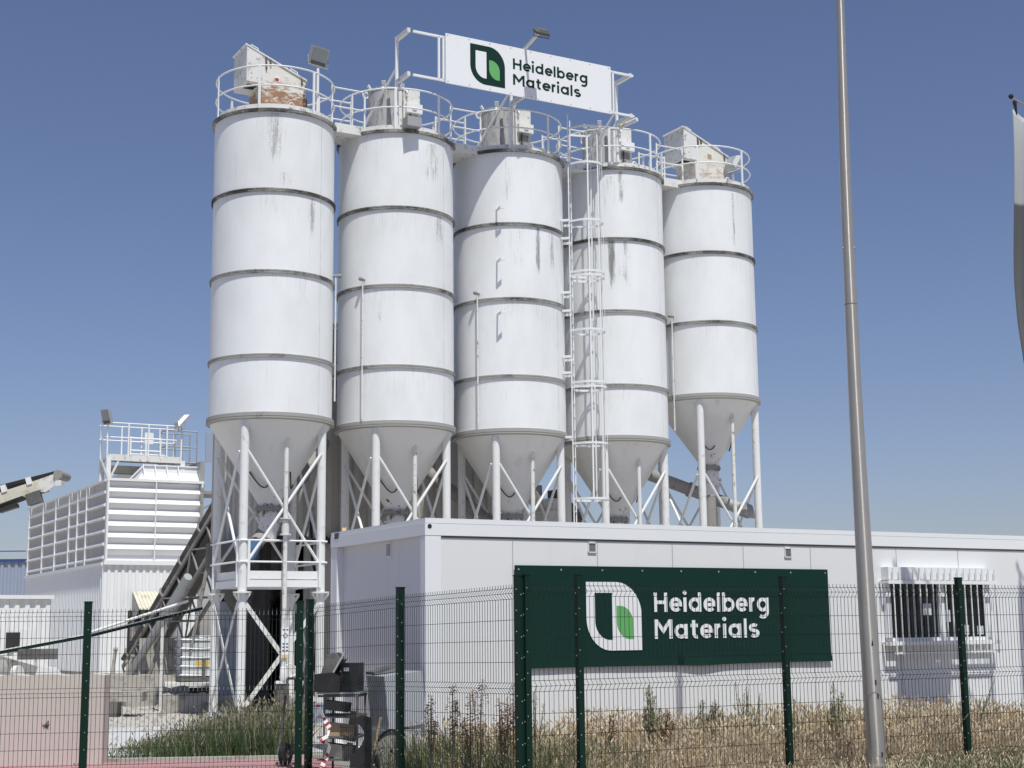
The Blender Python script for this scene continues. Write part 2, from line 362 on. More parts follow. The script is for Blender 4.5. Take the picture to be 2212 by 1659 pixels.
def make_silo(i, label, zcone=5.66, zfl=4.04, rings=ZR, rail_a=(), streaks=(), pipe=None, grime=(.8, .35, .25)):
    t = thing('silo', label, 'silo', silo_base(i), ROT, 'white cement silos standing in a row')
    # cylinder shell with a slight dish lip
    b = MB(); n = 96
    b.lathe([(R0, zcone), (R0, ZTOP)], n)
    b.build('shell', silo_paint('silo_paint', streaks), t)
    b = MB(); b.lathe([(.02, ZTOP + .03), (R0 + .03, ZTOP)], 64); b.lathe([(R0 - .03, ZTOP + .012), (R0 - .03, ZTOP + .125), (R0 - .045, ZTOP + .125), (R0 - .045, ZTOP + .012)], 64)
    b.build('deck', M['white_dirty'], t)
    b = MB(); b.lathe([(R0 - .01, ZTOP - .05), (R0 + .055, ZTOP - .05), (R0 + .06, ZTOP + .008), (R0 + .03, ZTOP + .008)], n)
    b.build('top_flange', grimy_band('mouldy_flange', .78), t, smooth=20)
    for j, z in enumerate(rings):
        b = MB(); b.lathe([(R0 - .01, z - .066), (R0 + .035, z - .066), (R0 + .035, z - .036), (R0 + .022, z - .034), (R0 + .022, z - .030), (R0 + .038, z - .028), (R0 + .038, z), (R0 - .01, z + .01)], n)
        b.build('joint_ring', grimy_band('stained_joint', grime[min(j, 2)]), t, smooth=20)
    b = MB(); b.lathe([(R0 - .01, zcone + .07), (R0 + .04, zcone + .06), (R0 + .04, zcone - .01), (R0 + .028, zcone - .012), (R0 + .028, zcone - .022), (R0 + .045, zcone - .024), (R0 + .045, zcone - .05), (R0 - .02, zcone - .07)], n)
    b.build('cone_ring', grimy_band('cone_ring_paint', .15), t, smooth=20)
    b = MB(); b.lathe([(R0 - .005, zcone - .03), (.185, zfl), (.185, zfl - .08)], 64)
    b.build('cone', cone_paint('cone_paint', 1.7 + i if i < 4 else 9.1), t, smooth=40)
    # outlet: flange, valve barrel, hose
    b = MB(); b.lathe([(.02, zfl - .02), (.26, zfl - .02), (.27, zfl - .05), (.27, zfl - .09), (.18, zfl - .1)], 20)
    for q in range(8):
        a = q * math.pi / 4; b.tube(cyl_pt(a, .235, zfl - .13), cyl_pt(a, .235, zfl + .01), .016, n=6)
    v = b.build('outlet_flange', M['dusty_steel'], t)
    b = MB(); b.lathe([(.17, zfl - .1), (.19, zfl - .16), (.175, zfl - .3), (.2, zfl - .42), (.16, zfl - .52), (.15, zfl - .7)], 20)
    b.box((.22, -.05, zfl - .33), (.12, .1, .1)); b.tube((-.24, 0, zfl - .24), (.24, 0, zfl - .24), .022, n=6)
    b.build('outlet_valve', cone_paint('valve_paint', 2.2 if i < 4 else 7.7), t)
    b = MB()
    for a0, a1, r in ((-2.6, -1.9, .50), (-1.2, -.6, .50)):
        pts = []
        for q in range(9):
            f = q / 8; a = a0 + (a1 - a0) * f
            zz = zfl + .62 - .30 * math.sin(math.pi * f * .75); rr = .19 + (zz - zfl) * (R0 - .2) / (zcone - zfl) + .03 + .05 * math.sin(math.pi * f)
            pts.append(cyl_pt(a, rr, zz))
        b.path(pts, .013, 5)
    b.build('air_hose', M['black'], t)
    # legs, flanges, braces
    for k in range(4):
        x, y = legxy(k); b = MB()
        b.tube((x, y, 2.36), (x, y, zcone - .02), .083, n=20)
        b.tube((x, y, .10), (x, y, 2.34), .083, n=20)
        b.lathe([(.01, 2.34), (.17, 2.34), (.17, 2.37), (.01, 2.37)], 16, (x, y, 0)); b.box((x, y, .05), (.30, .30, .11))
        for q in range(4):
            a = q * math.pi / 2 + math.pi / 4; b.bar((x + .08 * math.cos(a), y + .08 * math.sin(a), 2.22), (x + .16 * math.cos(a), y + .16 * math.sin(a), 2.335), .012, .05)
        b.build('leg', M['leg'], t)
    for k in range(4):
        x0, y0 = legxy(k); x1, y1 = legxy((k + 1) % 4)
        for za, zb in ((5.0, 2.9), (2.9, 5.0)):
            o = .0 if za > zb else .03
            d = Vector((x1 - x0, y1 - y0, 0)).normalized(); nn = Vector((d.y, -d.x, 0)) * (.05 + o)
            b = MB(); b.tube(Vector((x0, y0, za)) + d * .05 + nn, Vector((x1, y1, zb)) - d * .05 + nn, .029, n=8); b.build('brace', M['rail'], t)
        if k != 2:
            for za, zb in ((2.15, .25), (.25, 2.15)):
                d = Vector((x1 - x0, y1 - y0, 0)).normalized(); nn = Vector((d.y, -d.x, 0)) * (.05 if za > zb else .07)
                b = MB(); b.bar(Vector((x0, y0, za)) + d * .05 + nn, Vector((x1, y1, zb)) - d * .05 + nn, .012, .085); b.build('brace', M['offwhite'], t)
        b = MB(); b.bar((x0, y0, 2.52), (x1, y1, 2.52), .10, .13); b.bar((x0, y0, 2.68), (x1, y1, 2.68), .04, .15); b.build('beam', M['white'], t, smooth=0)
    # handrail round the leg platform
    if i in (0, 4):
        for k in (0, 1, 3):
            x0, y0 = legxy(k, 1.22); x1, y1 = legxy((k + 1) % 4, 1.22); b = MB()
            for z in (2.92, 3.32): b.tube((x0, y0, z), (x1, y1, z), .021, n=6)
            for f in (.1, .92): b.bar((x0 + (x1 - x0) * f, y0 + (y1 - y0) * f, 2.45), (x0 + (x1 - x0) * f, y0 + (y1 - y0) * f, 3.34), .045, .045)
            b.build('platform_rail', M['rail'], t)
    # blow-in pipe at the front with its flanged coupling
    b = MB(); b.tube((0, -.93, 1.9), (0, -.93, 5.35 if i < 4 else 6.4), .043, n=12)
    b.tube((0, -.93, 1.0), (0, -.93, 1.9), .05, n=12)
    b.build('blow_pipe', M['white_dirty'], t)
    b = MB()
    for z in (3.72, 3.42): b.lathe([(.02, z), (.105, z), (.105, z + .025), (.02, z + .025)], 16, (0, -.93, 0))
    b.lathe([(.06, 3.44), (.075, 3.5), (.06, 3.7)], 14, (0, -.93, 0))
    b.build('coupling', M['white_dirty'], t)
    # rain conduit on the shell
    if pipe is not None:
        a, z0, z1 = pipe; b = MB()
        b.path([cyl_pt(a, R0 + .055, z0), cyl_pt(a, R0 + .055, z1 - .1), cyl_pt(a, R0 + .055, z1)], .017, 6)
        cn = b.build('conduit', M['white_dirty'], t)
        b = MB(); b.tube(cyl_pt(a, R0 - .01, z1 + .02), cyl_pt(a, R0 + .12, z1 + .02), .028, n=10); b.ball(cyl_pt(a, R0 + .13, z1 + .02), .045, 10, 6); b.build('end_knob', M['dusty_steel'], cn)
    # top guard rail
    b = MB(); zt = ZTOP + .90
    b.ring((0, 0, zt), R0 - .01, .0175, 64); b.ring((0, 0, ZTOP + .50), R0 - .01, .0165, 64)
    b.build('guard_rail', M['rail'], t)
    for a in rail_a:
        a = a - ROT; b = MB(); x, y, _ = cyl_pt(a, R0 + .005, 0)
        rm = Matrix.Rotation(a, 3, 'Z'); b.box((x, y, ZTOP + .43), (.022, .05, .94), rm); b.build('rail_post', M['rail'], t, smooth=0)
    a = -math.pi / 2 + .42 - ROT; b = MB()
    pts = [cyl_pt(a + .055 * math.cos(q), R0 + .02, ZTOP + .0 + .15 * math.sin(q)) for q in [i * math.pi / 8 for i in range(9)]]
    b.path([cyl_pt(a + .055, R0 + .02, ZTOP - .06)] + pts + [cyl_pt(a - .055, R0 + .02, ZTOP - .06)], .014, 6)
    b.build('grab_hoop', M['rail'], t)
    return t
def box_filter(t, mat, sticker):
    """sheet-metal filter house with a sloping lid and a hood jutting out on the left"""
    z = ZTOP + .03; b = MB(); y0, y1 = -.50, .26; S = -.42; X = -.48
    top = lambda x: z + 1.43 + (x + .80) * S
    b.prism([(X, y0, z), (.46, y0, z), (.46, y0, top(.46)), (X, y0, top(X))], (0, y1 - y0, 0))
    o = b.build('filter_house', mat, t, smooth=0)
    b = MB(); b.prism([(-.80, y0 - .012, z + .70), (X + .05, y0 - .012, z + .70), (X + .05, y0 - .012, top(X + .05) + .006), (-.80, y0 - .012, top(-.80))], (0, y1 - y0 + .024, 0))
    b.build('hood', M['white_dirty'], o, smooth=0)
    b = MB(); b.box((-.62, (y0 + y1) / 2 - .1, z + .697), (.2, .28, .01)); b.build('grille', M['black'], o, smooth=0)
    b = MB(); b.bar(Vector((-.83, (y0 + y1) / 2, top(-.83) + .02)), Vector((.49, (y0 + y1) / 2, top(.49) + .02)), y1 - y0 + .05, .03)
    b.build('lid', M['white_dirty'], o, smooth=0)
    for x in (-.62, .22):
        zz = top(x) + .02; b = MB()
        b.path([(x - .08, y0 + .05, zz + .03), (x - .07, y0 + .05, zz + .12), (x + .07, y0 + .05, zz + .06), (x + .08, y0 + .05, zz - .03)], .012, 5); b.build('handle', M['rail'], o)
    for x, s in ((X + .08, .26), (X + .17, .12), (.36, .14)):
        b = MB(); b.bar((x, y0 - .02, top(x) - .02), (x + .01, y0 - .02, top(x) - s), .03, .03); b.build('latch', M['dark_steel'], o, smooth=0)
    b = MB(); b.box((.50, -.3, z + .50), (.08, .14, .14)); b.path([(.48, -.3, z + .72), (.52, -.34, z + .6), (.52, -.35, z + .2), (.5, -.35, z)], .012, 5); b.box((.5, -.25, z + .15), (.06, .1, .22))
    b.build('air_valve', M['dark_steel'], o, smooth=0)
    b = MB(); b.box((-.16 + .1 * sticker, y0 - .004, z + .84), (.11, .006, .11)); kk = b.build('warning_sticker', M['sign_white'] if sticker == 0 else M['wood'], o, smooth=0)
    if sticker == 0: b = MB(); b.box((-.165, y0 - .009, z + .83), (.085, .004, .06)); b.build('red_print', M['red'], o, smooth=0)
    return o
def drum_filter(t, i):
    z = ZTOP + .03; b = MB(); cx, cy = -.20, .0; h = .36
    b.lathe([(.41, z), (.41, z + .30), (.43, z + .305), (.43, z + .76 + h), (.45, z + .765 + h), (.45, z + .80 + h), (.30, z + .85 + h), (.01, z + .86 + h)], 40, (cx, cy, 0))
    o = b.build('filter_drum', M['filter_grey'], t)
    for q in range(6):
        a = q * math.pi / 3 - 2.2; b = MB(); d = Vector((math.cos(a), math.sin(a), 0))
        lug(b, (cx + .42 * d.x, cy + .42 * d.y, z + .70 + h), d, .085); b.build('lifting_eye', M['rail'], o)
        b = MB(); b.bar(Vector((cx, cy, z + .80 + h)) + d * .36, Vector((cx, cy, z + .93 + h)) + d * .44, .09, .025); b.build('clamp', M['rail'], o, smooth=0)
    b = MB(); b.box((.15, -.40, z + .58), (.38, .10, 1.16)); b.build('control_panel', M['white_dirty'], o, smooth=0)
    b = MB(); b.box((-.10, -.40, z + .56), (.07, .05, 1.10)); b.build('panel_rail', M['white_dirty'], o, smooth=0)
    b = MB(); b.box((.17, -.50, z + .72), (.36, .12, .20)); b.path([(.12, -.565, z + .76), (.12, -.58, z + .70), (.2, -.58, z + .70), (.2, -.565, z + .76)], .012, 5); b.build('valve_box', M['white'], o, smooth=0)
    b = MB(); b.box((.16, -.455, z + .34), (.22, .02, .50)); b.build('recess', M['dusty_steel'], o, smooth=0)
    if i == 1: b = MB(); b.box((-.24, -1.30, z + .10), (.32, .24, .20)); b.build('hanging_box', M['grey_steel'], o, smooth=0)
    else: b = MB(); b.box((.20, -.52, z + .20), (.24, .14, .36)); b.build('fan_box', M['grey_steel'], o, smooth=0)
    b = MB(); b.path([(.12, -.46, z + .7), (.08, -.50, z + .4), (.1, -.48, z)], .012, 5); b.build('hose', M['black'], o)
    return o
def view_a(i): p = silo_base(i); return math.atan2(-p.y, -p.x)      # direction from the silo to the camera
def posts(i, offs): return [view_a(i) + math.asin(max(-1, min(1, o))) if abs(o) <= 1 else view_a(i) + o for o in offs]
# offsets: sine of the angle, seen from the road, to the right of the silo axis; values past 1 are angles
SILO = []
specs = [
    ('leftmost white silo, with a rust bitten filter house and a floodlight on top', [-.94, -.26, .62, 2.6, 3.5, -2.3], [(-1.62, .30, 11.62, 1.5, .55), (-1.45, .30, 10.42, .42, .45), (-.95, .16, 10.0, 1.3, .6)], (view_a(0) - ROT + 1.45, 6.1, 8.62)),
    ('white silo between the rusty leftmost one and the one under the middle of the billboard', [-.76, -.01, .73, 2.4, 3.3, -2.2], [(-.95, .4, 11.5, 1.2, .5), (-.8, .25, 10.0, 1.0, .6), (-1.9, .3, 8.4, 1.2, .35)], (view_a(1) - ROT - .56, 5.75, 8.58)),
    ('middle white silo of the row, with three small brackets on its front', [-.76, -.01 + .05, .73, 2.4, 3.3, -2.2], [(-1.62 + .55, .12, 10.02, 1.45, .85), (-.72, .26, 10.02, 1.4, .55), (-1.45, .4, 10.0, 1.4, .3), (-1.62, .25, 11.3, 1.3, .35)], (view_a(2) - ROT - .56, 5.85, 8.58)),
    ('white silo behind the caged ladder, dark stain run down its second course', [-.72, .02, .78, 2.4, 3.3, -2.2], [(-1.62 + .02, .16, 10.02, 1.62, 1.0), (-1.62 + .28, .16, 10.02, 1.6, .6), (-1.5, .55, 10.05, 1.7, .25), (-1.4, .16, 11.6, 1.1, .7), (-1.62, .5, 11.5, 1.5, .3)], None),
    ('shorter white silo at the right end of the row, its cone higher than the others', [-.72, -.02, .82, 2.4, 3.4, -2.2], [(-.95, .10, 11.5, 1.6, .6), (-.95, .1, 10.8, .9, .6)], (view_a(4) - ROT - .62, 6.0, 8.62)),
]
for i, (lab, offs, st, pp) in enumerate(specs):
    k5 = i == 4
    # the camera direction in the silo's own frame shifts the stain angles
    sh = view_a(i) - ROT + 1.62 + .0
    st = [(a + sh, *r) for a, *r in st]
    t = make_silo(i, lab, zcone=6.76 if k5 else 5.66, zfl=5.30 if k5 else 4.04, rings=ZR[:2] if k5 else ZR, rail_a=posts(i, offs), streaks=st, pipe=pp, grime=(.92, .66, .55) if i == 0 else (.84, .62, .52))
    SILO.append(t)
box_filter(SILO[0], M['rust1'], 0); box_filter(SILO[4], M['rust5'], 1)
for i in (1, 2, 3): drum_filter(SILO[i], i)
lp = onP(1252 / 1.8228, 270 / 1.8228, silo_base(0) + Vector((.6, -.45, 0)), Vector((0, 1, 0)))
p = loc(SILO[0], lp)
floodlight(SILO[0], p, (.25, -1, -.45), .42, .40, .17, stem=(p.x, p.y, ZTOP))
p = loc(SILO[4], onP(2888 / 1.8228, 690 / 1.8228, silo_base(4) + Vector((.7, -.3, 0)), Vector((0, 1, 0))))
floodlight(SILO[4], p, (.9, .3, -.75), .34, .46, .16, stem=(p.x, p.y, ZTOP))
# ladder brackets left on the middle silo
for py in (455, 566, 680):
    a = view_a(2) - ROT - .21; z = onP(1073, py, silo_base(2) + Vector((0, -1.2, 0)), Vector((0, 1, 0))).z
    b = MB(); c = Vector(cyl_pt(a, R0 - .005, z)); e = Vector(cyl_pt(a + .10, R0 + .24, z + .01))
    b.bar(c, e, .03, .05); d = (e - c).normalized(); s_ = Vector((-d.y, d.x, 0)); b.bar(e - s_ * .01, e + s_ * .09, .04, .05)
    b.build('bracket', M['white'], SILO[2], smooth=0)
# warning plate, white valve and blue gear motor on the leftmost silo
s0 = SILO[0]
b = MB(); b.box((0, -1.0, 1.42), (.15, .012, .56)); pl = b.build('notice_plate', M['sign_white'], s0, smooth=0)
b = MB()
b.ring((0, 0, 0), .04, .006, 16, 4); ringv = [(x, -1.009, 1.55 + y) for x, y, _ in b.v]; b.v = ringv
for z in (1.66, 1.40, 1.34, 1.28): 
    for x in (-.035, .035): b.box((x, -1.008, z), (.04, .004, .025))
b.build('print', M['label_dark'], pl, smooth=0)
b = MB(); b.box((0, -1.008, 1.175), (.14, .004, .06)); b.build('colour_band', M['orange'], pl, smooth=0)
b = MB(); b.lathe([(.05, .72), (.075, .78), (.06, .95), (.045, 1.0)], 12, (0, -.93, 0)); b.box((-.02, -.93, .70), (.26, .06, .05)); b.path([(0, -.95, .98), (.1, -1.0, 1.04), (.2, -1.0, .98), (.22, -.98, .84), (.1, -.97, .78)], .014, 6)
b.build('inlet_valve', M['rail'], s0)
b = MB(); b.box((.02, -.80, .35), (.22, .2, .7)); b.build('meter_cabinet', M['dark_steel'], s0, smooth=0)
# ------------------------------------------------------------------ screw conveyors from the silo outlets to the mixer
TC = silo_base(1.55) + W * 3.05
def screw(i, p_low, p_high, label, r=.14, motor='motor_blue'):
    p_low, p_high = Vector(p_low), Vector(p_high)
    t = thing('screw_conveyor', label, 'conveyor', p_low, 0, 'screw conveyors under the silos')
    d = (p_high - p_low); L = d.length; d.normalize()
    b = MB(); b.tube((0, 0, 0), d * L, r, n=18)
    k = .9
    while k < L: b.tube(d * (k - .03), d * (k + .03), r + .035, n=18); k += 1.9
    b.build('trough', M['dusty_steel'], t)
    b = MB(); b.tube(-d * .05, -d * .28, r * .95, r * 1.05, n=14); b.tube(-d * .28, -d * .62, r * 1.12, n=16); b.tube(-d * .62, -d * .74, r * 1.0, r * .8, n=16); b.box(-d * .40 + Vector((0, -r * 1.1, .04)), (.16, .1, .13))
    for q in range(10):
        a = q * math.pi / 5; x = d.cross(Vector((0, 0, 1))).normalized(); y = x.cross(d); o = (x * math.cos(a) + y * math.sin(a)) * r * 1.12
        b.bar(-d * .31 + o, -d * .60 + o, .014, .02)
    b.build('motor', M[motor], t)
    return t
sb = silo_base
screw(0, sb(0) + Vector((-.20, -.3, 3.28)), TC + Vector((-1.2, 0, 6.6)), 'screw conveyor with a blue motor rising from the leftmost silo outlet')
screw(2, sb(2) + Vector((.1, .1, 3.40)), TC + Vector((-.7, -.3, 6.3)), 'thick screw conveyor rising left from under the middle silo')
screw(4, sb(4) + Vector((.38, .1, 4.45)), TC + Vector((2.9, 0, 6.15)), 'screw conveyor falling right to the shorter right-hand silo', motor='grey_steel')
b = MB(); b.tube((0, .02, .1), (0, .02, 4.6), .17, n=16); b.build('drop_pipe', M['dusty_steel'], SILO[4])
# ------------------------------------------------------------------ catwalks between the silo tops
wl = ['catwalk joining the tops of the two leftmost silos', 'catwalk from the second silo to the middle silo, left of the billboard pole',
      'catwalk from the middle silo to the silo with the caged ladder', 'catwalk at the right end of the row, to the shorter silo']
for i in range(4):
    c = (silo_base(i) + silo_base(i + 1)) / 2
    t = thing('catwalk', wl[i], 'catwalk', c, ROT, 'catwalks between the silo tops')
    b = MB(); b.box((0, -.25, ZTOP - .02), (.62, .72, .09)); b.box((0, -.62, ZTOP + .03), (.60, .02, .19)); b.build('deck_plate', M['white_dirty'], t, smooth=0)
    for y in (-.60, .12):
        b = MB()
        for z in (ZTOP + .88, ZTOP + .48): b.tube((-.36, y, z), (.36, y, z), .017, n=6)
        b.tube((-.36, y, ZTOP - .03), (-.36, y, ZTOP + .92), .021, n=6); b.tube((.36, y, ZTOP - .03), (.36, y, ZTOP + .92), .021, n=6)
        b.build('side_rail', M['rail'], t)
    b = MB(); b.path([(-.3, .35, ZTOP + .1), (-.1, .33, ZTOP + .12), (.15, .35, ZTOP + .1), (.22, .3, ZTOP + .02), (.2, .1, ZTOP - .12)], .02, 5); b.path([(-.3, .40, ZTOP + .16), (.1, .38, ZTOP + .17), (.2, .36, ZTOP + .05)], .014, 5)
    b.build('cable', M['black'], t)
# ------------------------------------------------------------------ lettering and emblem
def arc(cx, cy, r, a0, a1, n=14, ry=None):
    ry = r if ry is None else ry
    return [(cx + r * math.cos(rad(a0 + (a1 - a0) * i / n)), cy + ry * math.sin(rad(a0 + (a1 - a0) * i / n))) for i in range(n + 1)]
T_ = .188; XH = .755; HR = (XH - T_) / 2; YC = XH / 2
def circ(cx): return [arc(cx, YC, HR, 0, 360, 28)]
GL = {   # strokes (centre lines), advance; capital height 1
    'H': ([[(.08, 0), (.08, 1)], [(.70, 0), (.70, 1)], [(.08, .5), (.70, .5)]], .93),
    'e': ([arc(.37, YC, HR, 0, 318, 26), [(.08, YC), (.74, YC)]], .84),
    'i': ([[(.09, 0), (.09, XH)]], .33),
    'd': (circ(.37) + [[(.66, 0), (.66, 1.02)]], .90),
    'l': ([[(.09, 0), (.09, 1.02)]], .33),
    'b': (circ(.38) + [[(.09, 0), (.09, 1.02)]], .86),
    'r': ([[(.09, 0), (.09, XH)], arc(.36, XH - .35, .27, 175, 92, 8)], .50),
    'g': (circ(.37) + [[(.66, XH), (.66, .02)] + arc(.37, -.0, .29, 0, -130, 12)[1:]], .86),
    'M': ([[(.08, 0), (.08, 1)], [(.10, .95), (.50, .40), (.90, .95)], [(.92, 0), (.92, 1)]], 1.14),
    'a': (circ(.37) + [[(.66, 0), (.66, XH)]], .90),
    't': ([[(.20, .95), (.20, .25)] + arc(.37, .25, .17, 180, 285, 8)[1:], [(.02, XH - .08), (.44, XH - .08)]], .58),
    's': ([arc(.30, YC + .145, .21, 38, 180, 10, .145) + arc(.30, YC + .145, .21, 180, 270, 6, .145)[1:] + arc(.32, YC - .145, .22, 90, 0, 6, .145)[1:] + arc(.32, YC - .145, .22, 0, -142, 10, .145)[1:]], .64),
}
def ribbon(b, pts, hw, tr, z0, dz):
    closed = (abs(pts[0][0] - pts[-1][0]) + abs(pts[0][1] - pts[-1][1])) < 1e-4
    P = [Vector(p) for p in (pts[:-1] if closed else pts)]; n = len(P); L = []; Rr = []
    for i in range(n):
        a = P[i] - P[i - 1] if (i > 0 or closed) else P[1] - P[0]
        c = P[(i + 1) % n] - P[i] if (i < n - 1 or closed) else P[i] - P[i - 1]
        a.normalize(); c.normalize(); na = Vector((-a.y, a.x)); nc = Vector((-c.y, c.x)); m = na + nc; m.normalize()
        k = hw / max(.45, m.dot(na)); L.append(P[i] + m * k); Rr.append(P[i] - m * k)
    vs = [tr(p, z0 + dz) for p in L] + [tr(p, z0 + dz) for p in Rr] + [tr(p, z0) for p in L] + [tr(p, z0) for p in Rr]
    fs = []
    for i in range(n if closed else n - 1):
        j = (i + 1) % n
        fs += [(n + i, n + j, j, i), (i, j, 2 * n + j, 2 * n + i), (n + j, n + i, 3 * n + i, 3 * n + j)]
    if not closed: fs += [(0, 2 * n, 3 * n, n), (n - 1, 2 * n - 1, 4 * n - 1, 3 * n - 1)]
    b.add(vs, fs)
def lettering(text, x0, x1, base, cap, y, thick=.004):
    """strokes in a thing's own x-z plane, front towards -y"""
    wtot = sum(GL[c][1] for c in text) - (.25 if text[-1] == 's' else .11); sx = (x1 - x0) / wtot; b = MB(); x = 0; k = 0
    for c in text:
        st, adv = GL[c]
        for s in st:
            off = .0004 * (k % 3); k += 1
            ribbon(b, [((x + px) , py) for px, py in s], T_ / 2 * .98, lambda p, h: (x0 + p[0] * sx, y - h, base + p[1] * cap), off, thick)
        if c == 'i':
            n = 18; cx = x + .09
            ring_ = [(x0 + (cx + .115 * math.cos(q * 2 * math.pi / n)) * sx, y - thick, base + (1.0 + .115 * math.sin(q * 2 * math.pi / n)) * cap) for q in range(n)]
            b.prism(ring_, (0, thick, 0))
        x += adv
    return b
def leaf_poly(x0, x1, z0, z1, y, tr=.42, bl=.42, br=0.0):
    w_, h_ = x1 - x0, z1 - z0; P = [(x0, y, z1)]
    r = tr * w_
    if r > 0: P += [(x1 - r + r * math.sin(q), y, z1 - r * 1.1 + r * 1.1 * math.cos(q)) for q in [i * math.pi / 24 for i in range(13)]]
    else: P.append((x1, y, z1))
    P.append((x1, y, z0)); r = bl * w_
    P += [(x0 + r - r * math.sin(q), y, z0 + r * 1.1 - r * 1.1 * math.cos(q)) for q in [i * math.pi / 24 for i in range(13)]]
    return P
def emblem(t, x0, x1, z0, z1, y, outer, inner, leaf):
    w_, h_ = x1 - x0, z1 - z0
    b = MB(); b.prism(leaf_poly(x0, x1, z0, z1, y - .004, .46, .44), (0, .004, 0)); o = b.build('emblem', outer, t, smooth=0)
    b = MB(); b.prism(leaf_poly(x0 + .152 * w_, x0 + .462 * w_, z0 + .158 * h_, z1 - .158 * h_, y - .0065, 0, .95 * .9), (0, .002, 0)); b.build('emblem_bar', inner, o, smooth=0)
    b = MB(); b.prism(leaf_poly(x0 + .54 * w_, x0 + .845 * w_, z0 + .165 * h_, z1 - .348 * h_, y - .0065, .80, .80), (0, .002, 0)); b.build('emblem_leaf', leaf, o, smooth=0)
# ------------------------------------------------------------------ billboard on the silo tops
pv, pu = -1.0, -.45
org = silo_base(1) + U * pu + W * pv
bb = thing('billboard', 'long white roof billboard with green emblem and lettering, carried on poles above the silos', 'billboard', (org.x, org.y, 0), ROT)
SY = -.60                                             # sign plane in front of the poles
sp = org + W * SY
def bbp(px, py): return loc(bb, onP(px, py, sp, W))
tl, br_, bl_, tr_ = bbp(961.4, 69.9), bbp(1319, 246.1), bbp(961.4, 180.2), bbp(1317.5, 148)
xl, xr = (tl.x + bl_.x) / 2, (tr_.x + br_.x) / 2; zb, zt_ = (bl_.z + br_.z) / 2, (tl.z + tr_.z) / 2
fl, fr = bbp(894, 54.3).x, bbp(1369.6, 159.3).x
b = MB(); b.span((xl, SY - .03, zb), (xr, SY, zt_)); panel = b.build('sign_panel', M['sign_white'], bb, smooth=0)
b = MB()
for q in range(9):
    x = xl + .05 + (xr - xl - .1) * q / 8
    for z in (zb + .04, zt_ - .04): b.tube((x, SY - .034, z), (x, SY - .02, z), .013, n=6)
b.build('rivets', M['grey_steel'], panel)
e0, e1 = bbp(1014, 93.9), bbp(1089.5, 192)
emblem(bb, e0.x, e1.x, e1.z, e0.z, SY - .03, M['sign_green'], M['sign_white'], M['sign_leaf'])
h0, h1, hb = bbp(1106.6, 126.9), bbp(1267.5, 195), bbp(1106.6, 149.8)
lettering('Heidelberg', h0.x, h1.x, hb.z, h0.z - hb.z, SY - .03).build('lettering', M['sign_green'], bb, smooth=0)
h0, h1, hb = bbp(1106.9, 160.6), bbp(1247.5, 205), bbp(1106.9, 183.6)
lettering('Materials', h0.x, h1.x, hb.z, h0.z - hb.z, SY - .03).build('lettering', M['sign_green'], bb, smooth=0)
b = MB()
for z in (zb + .07, zt_ - .07): b.bar((fl, SY + .05, z), (fr, SY + .05, z), .045, .045)
xa, xb_ = bbp(950, 100).x, bbp(1326.5, 200).x
for x in (xa, xl - .02, xr + .02, xb_): b.bar((x, SY + .05, zb + .07), (x, SY + .05, zt_ - .07), .045, .045, (1, 0, 0))
b.build('frame', M['rail'], bb, smooth=0)
for k in (0, 2.7, 5.4):
    b = MB(); b.tube((k, 0, ZTOP), (k, 0, zt_ - .02), .038, n=10) ; b.build('pole', M['rail'], bb)
    for z in (zb + .07, zt_ - .07): b = MB(); b.bar((k, .03, z), (k, SY + .02, z), .07, .09); b.build('arm', M['offwhite'], bb, smooth=0)
    b = MB(); b.tube((k - .50, 1.0, ZTOP), (k - .02, 0, zb + .35), .028, n=8); b.build('strut', M['offwhite'], bb)
b = MB(); k = 5.4; b.tube((k + .1, .2, zb + .02), (k + .30, -.36, zb + .10), .05, n=12); b.build('stub_pipe', M['offwhite'], bb)
xs = bbp(1133.5, 120).x
b = MB(); b.bar((xs, SY + .05, zt_ + .01), (xs, SY - .62, zt_ + .16), .05, .06); b.build('lamp_arm', M['offwhite'], bb, smooth=0)
floodlight(bb, (xs + .03, SY - .66, zt_ + .02), (0, .8, -1), .30, .22, .10).data.materials[0] = M['dark_steel']
# ------------------------------------------------------------------ caged ladder on the middle silo
la = rad(-38)
ld = thing('caged_ladder', 'tall white caged ladder up the right side of the middle silo', 'ladder', silo_base(2), ROT + la)
for y in (-.22, .22): b = MB(); b.bar((R0 + .17, y, 2.7), (R0 + .17, y, ZTOP + 1.05), .045, .022, (1, 0, 0)); b.build('side_rail', M['rail'], ld, smooth=0)
for k in range(32):
    b = MB(); b.tube((R0 + .17, -.22, 2.9 + .29 * k), (R0 + .17, .22, 2.9 + .29 * k), .012, n=6); b.build('rung', M['rail'], ld)
def hz(py): return onP(1250, py, silo_base(2) + Vector((1.6, -.5, 0)), Vector((0, 1, 0))).z
hoops = [hz(y) for y in (1077, 957, 835, 825, 712, 595, 586, 476, 352, 275)]
for z in hoops:
    b = MB(); cx = R0 + .17 + .36; pts = [(R0 + .17, -.22, z)]
    pts += [(cx + .36 * math.cos(q) * 1.0, .345 * math.sin(q), z) for q in [rad(-115 + 230 * i / 22) for i in range(23)]] + [(R0 + .17, .22, z)]
    for q in range(len(pts) - 1): b.bar(pts[q], pts[q + 1], .010, .045)
    b.build('hoop', M['rail'], ld, smooth=0)
for q in (-78, -38, 0, 38, 78):
    b = MB(); x, y = cx + .352 * math.cos(rad(q)), .337 * math.sin(rad(q)); b.bar((x, y, hoops[0] - .03), (x, y, hoops[-1] + .02),   .032, .008, (math.cos(rad(q)), math.sin(rad(q)), 0)); b.build('strap', M['rail'], ld, smooth=0)
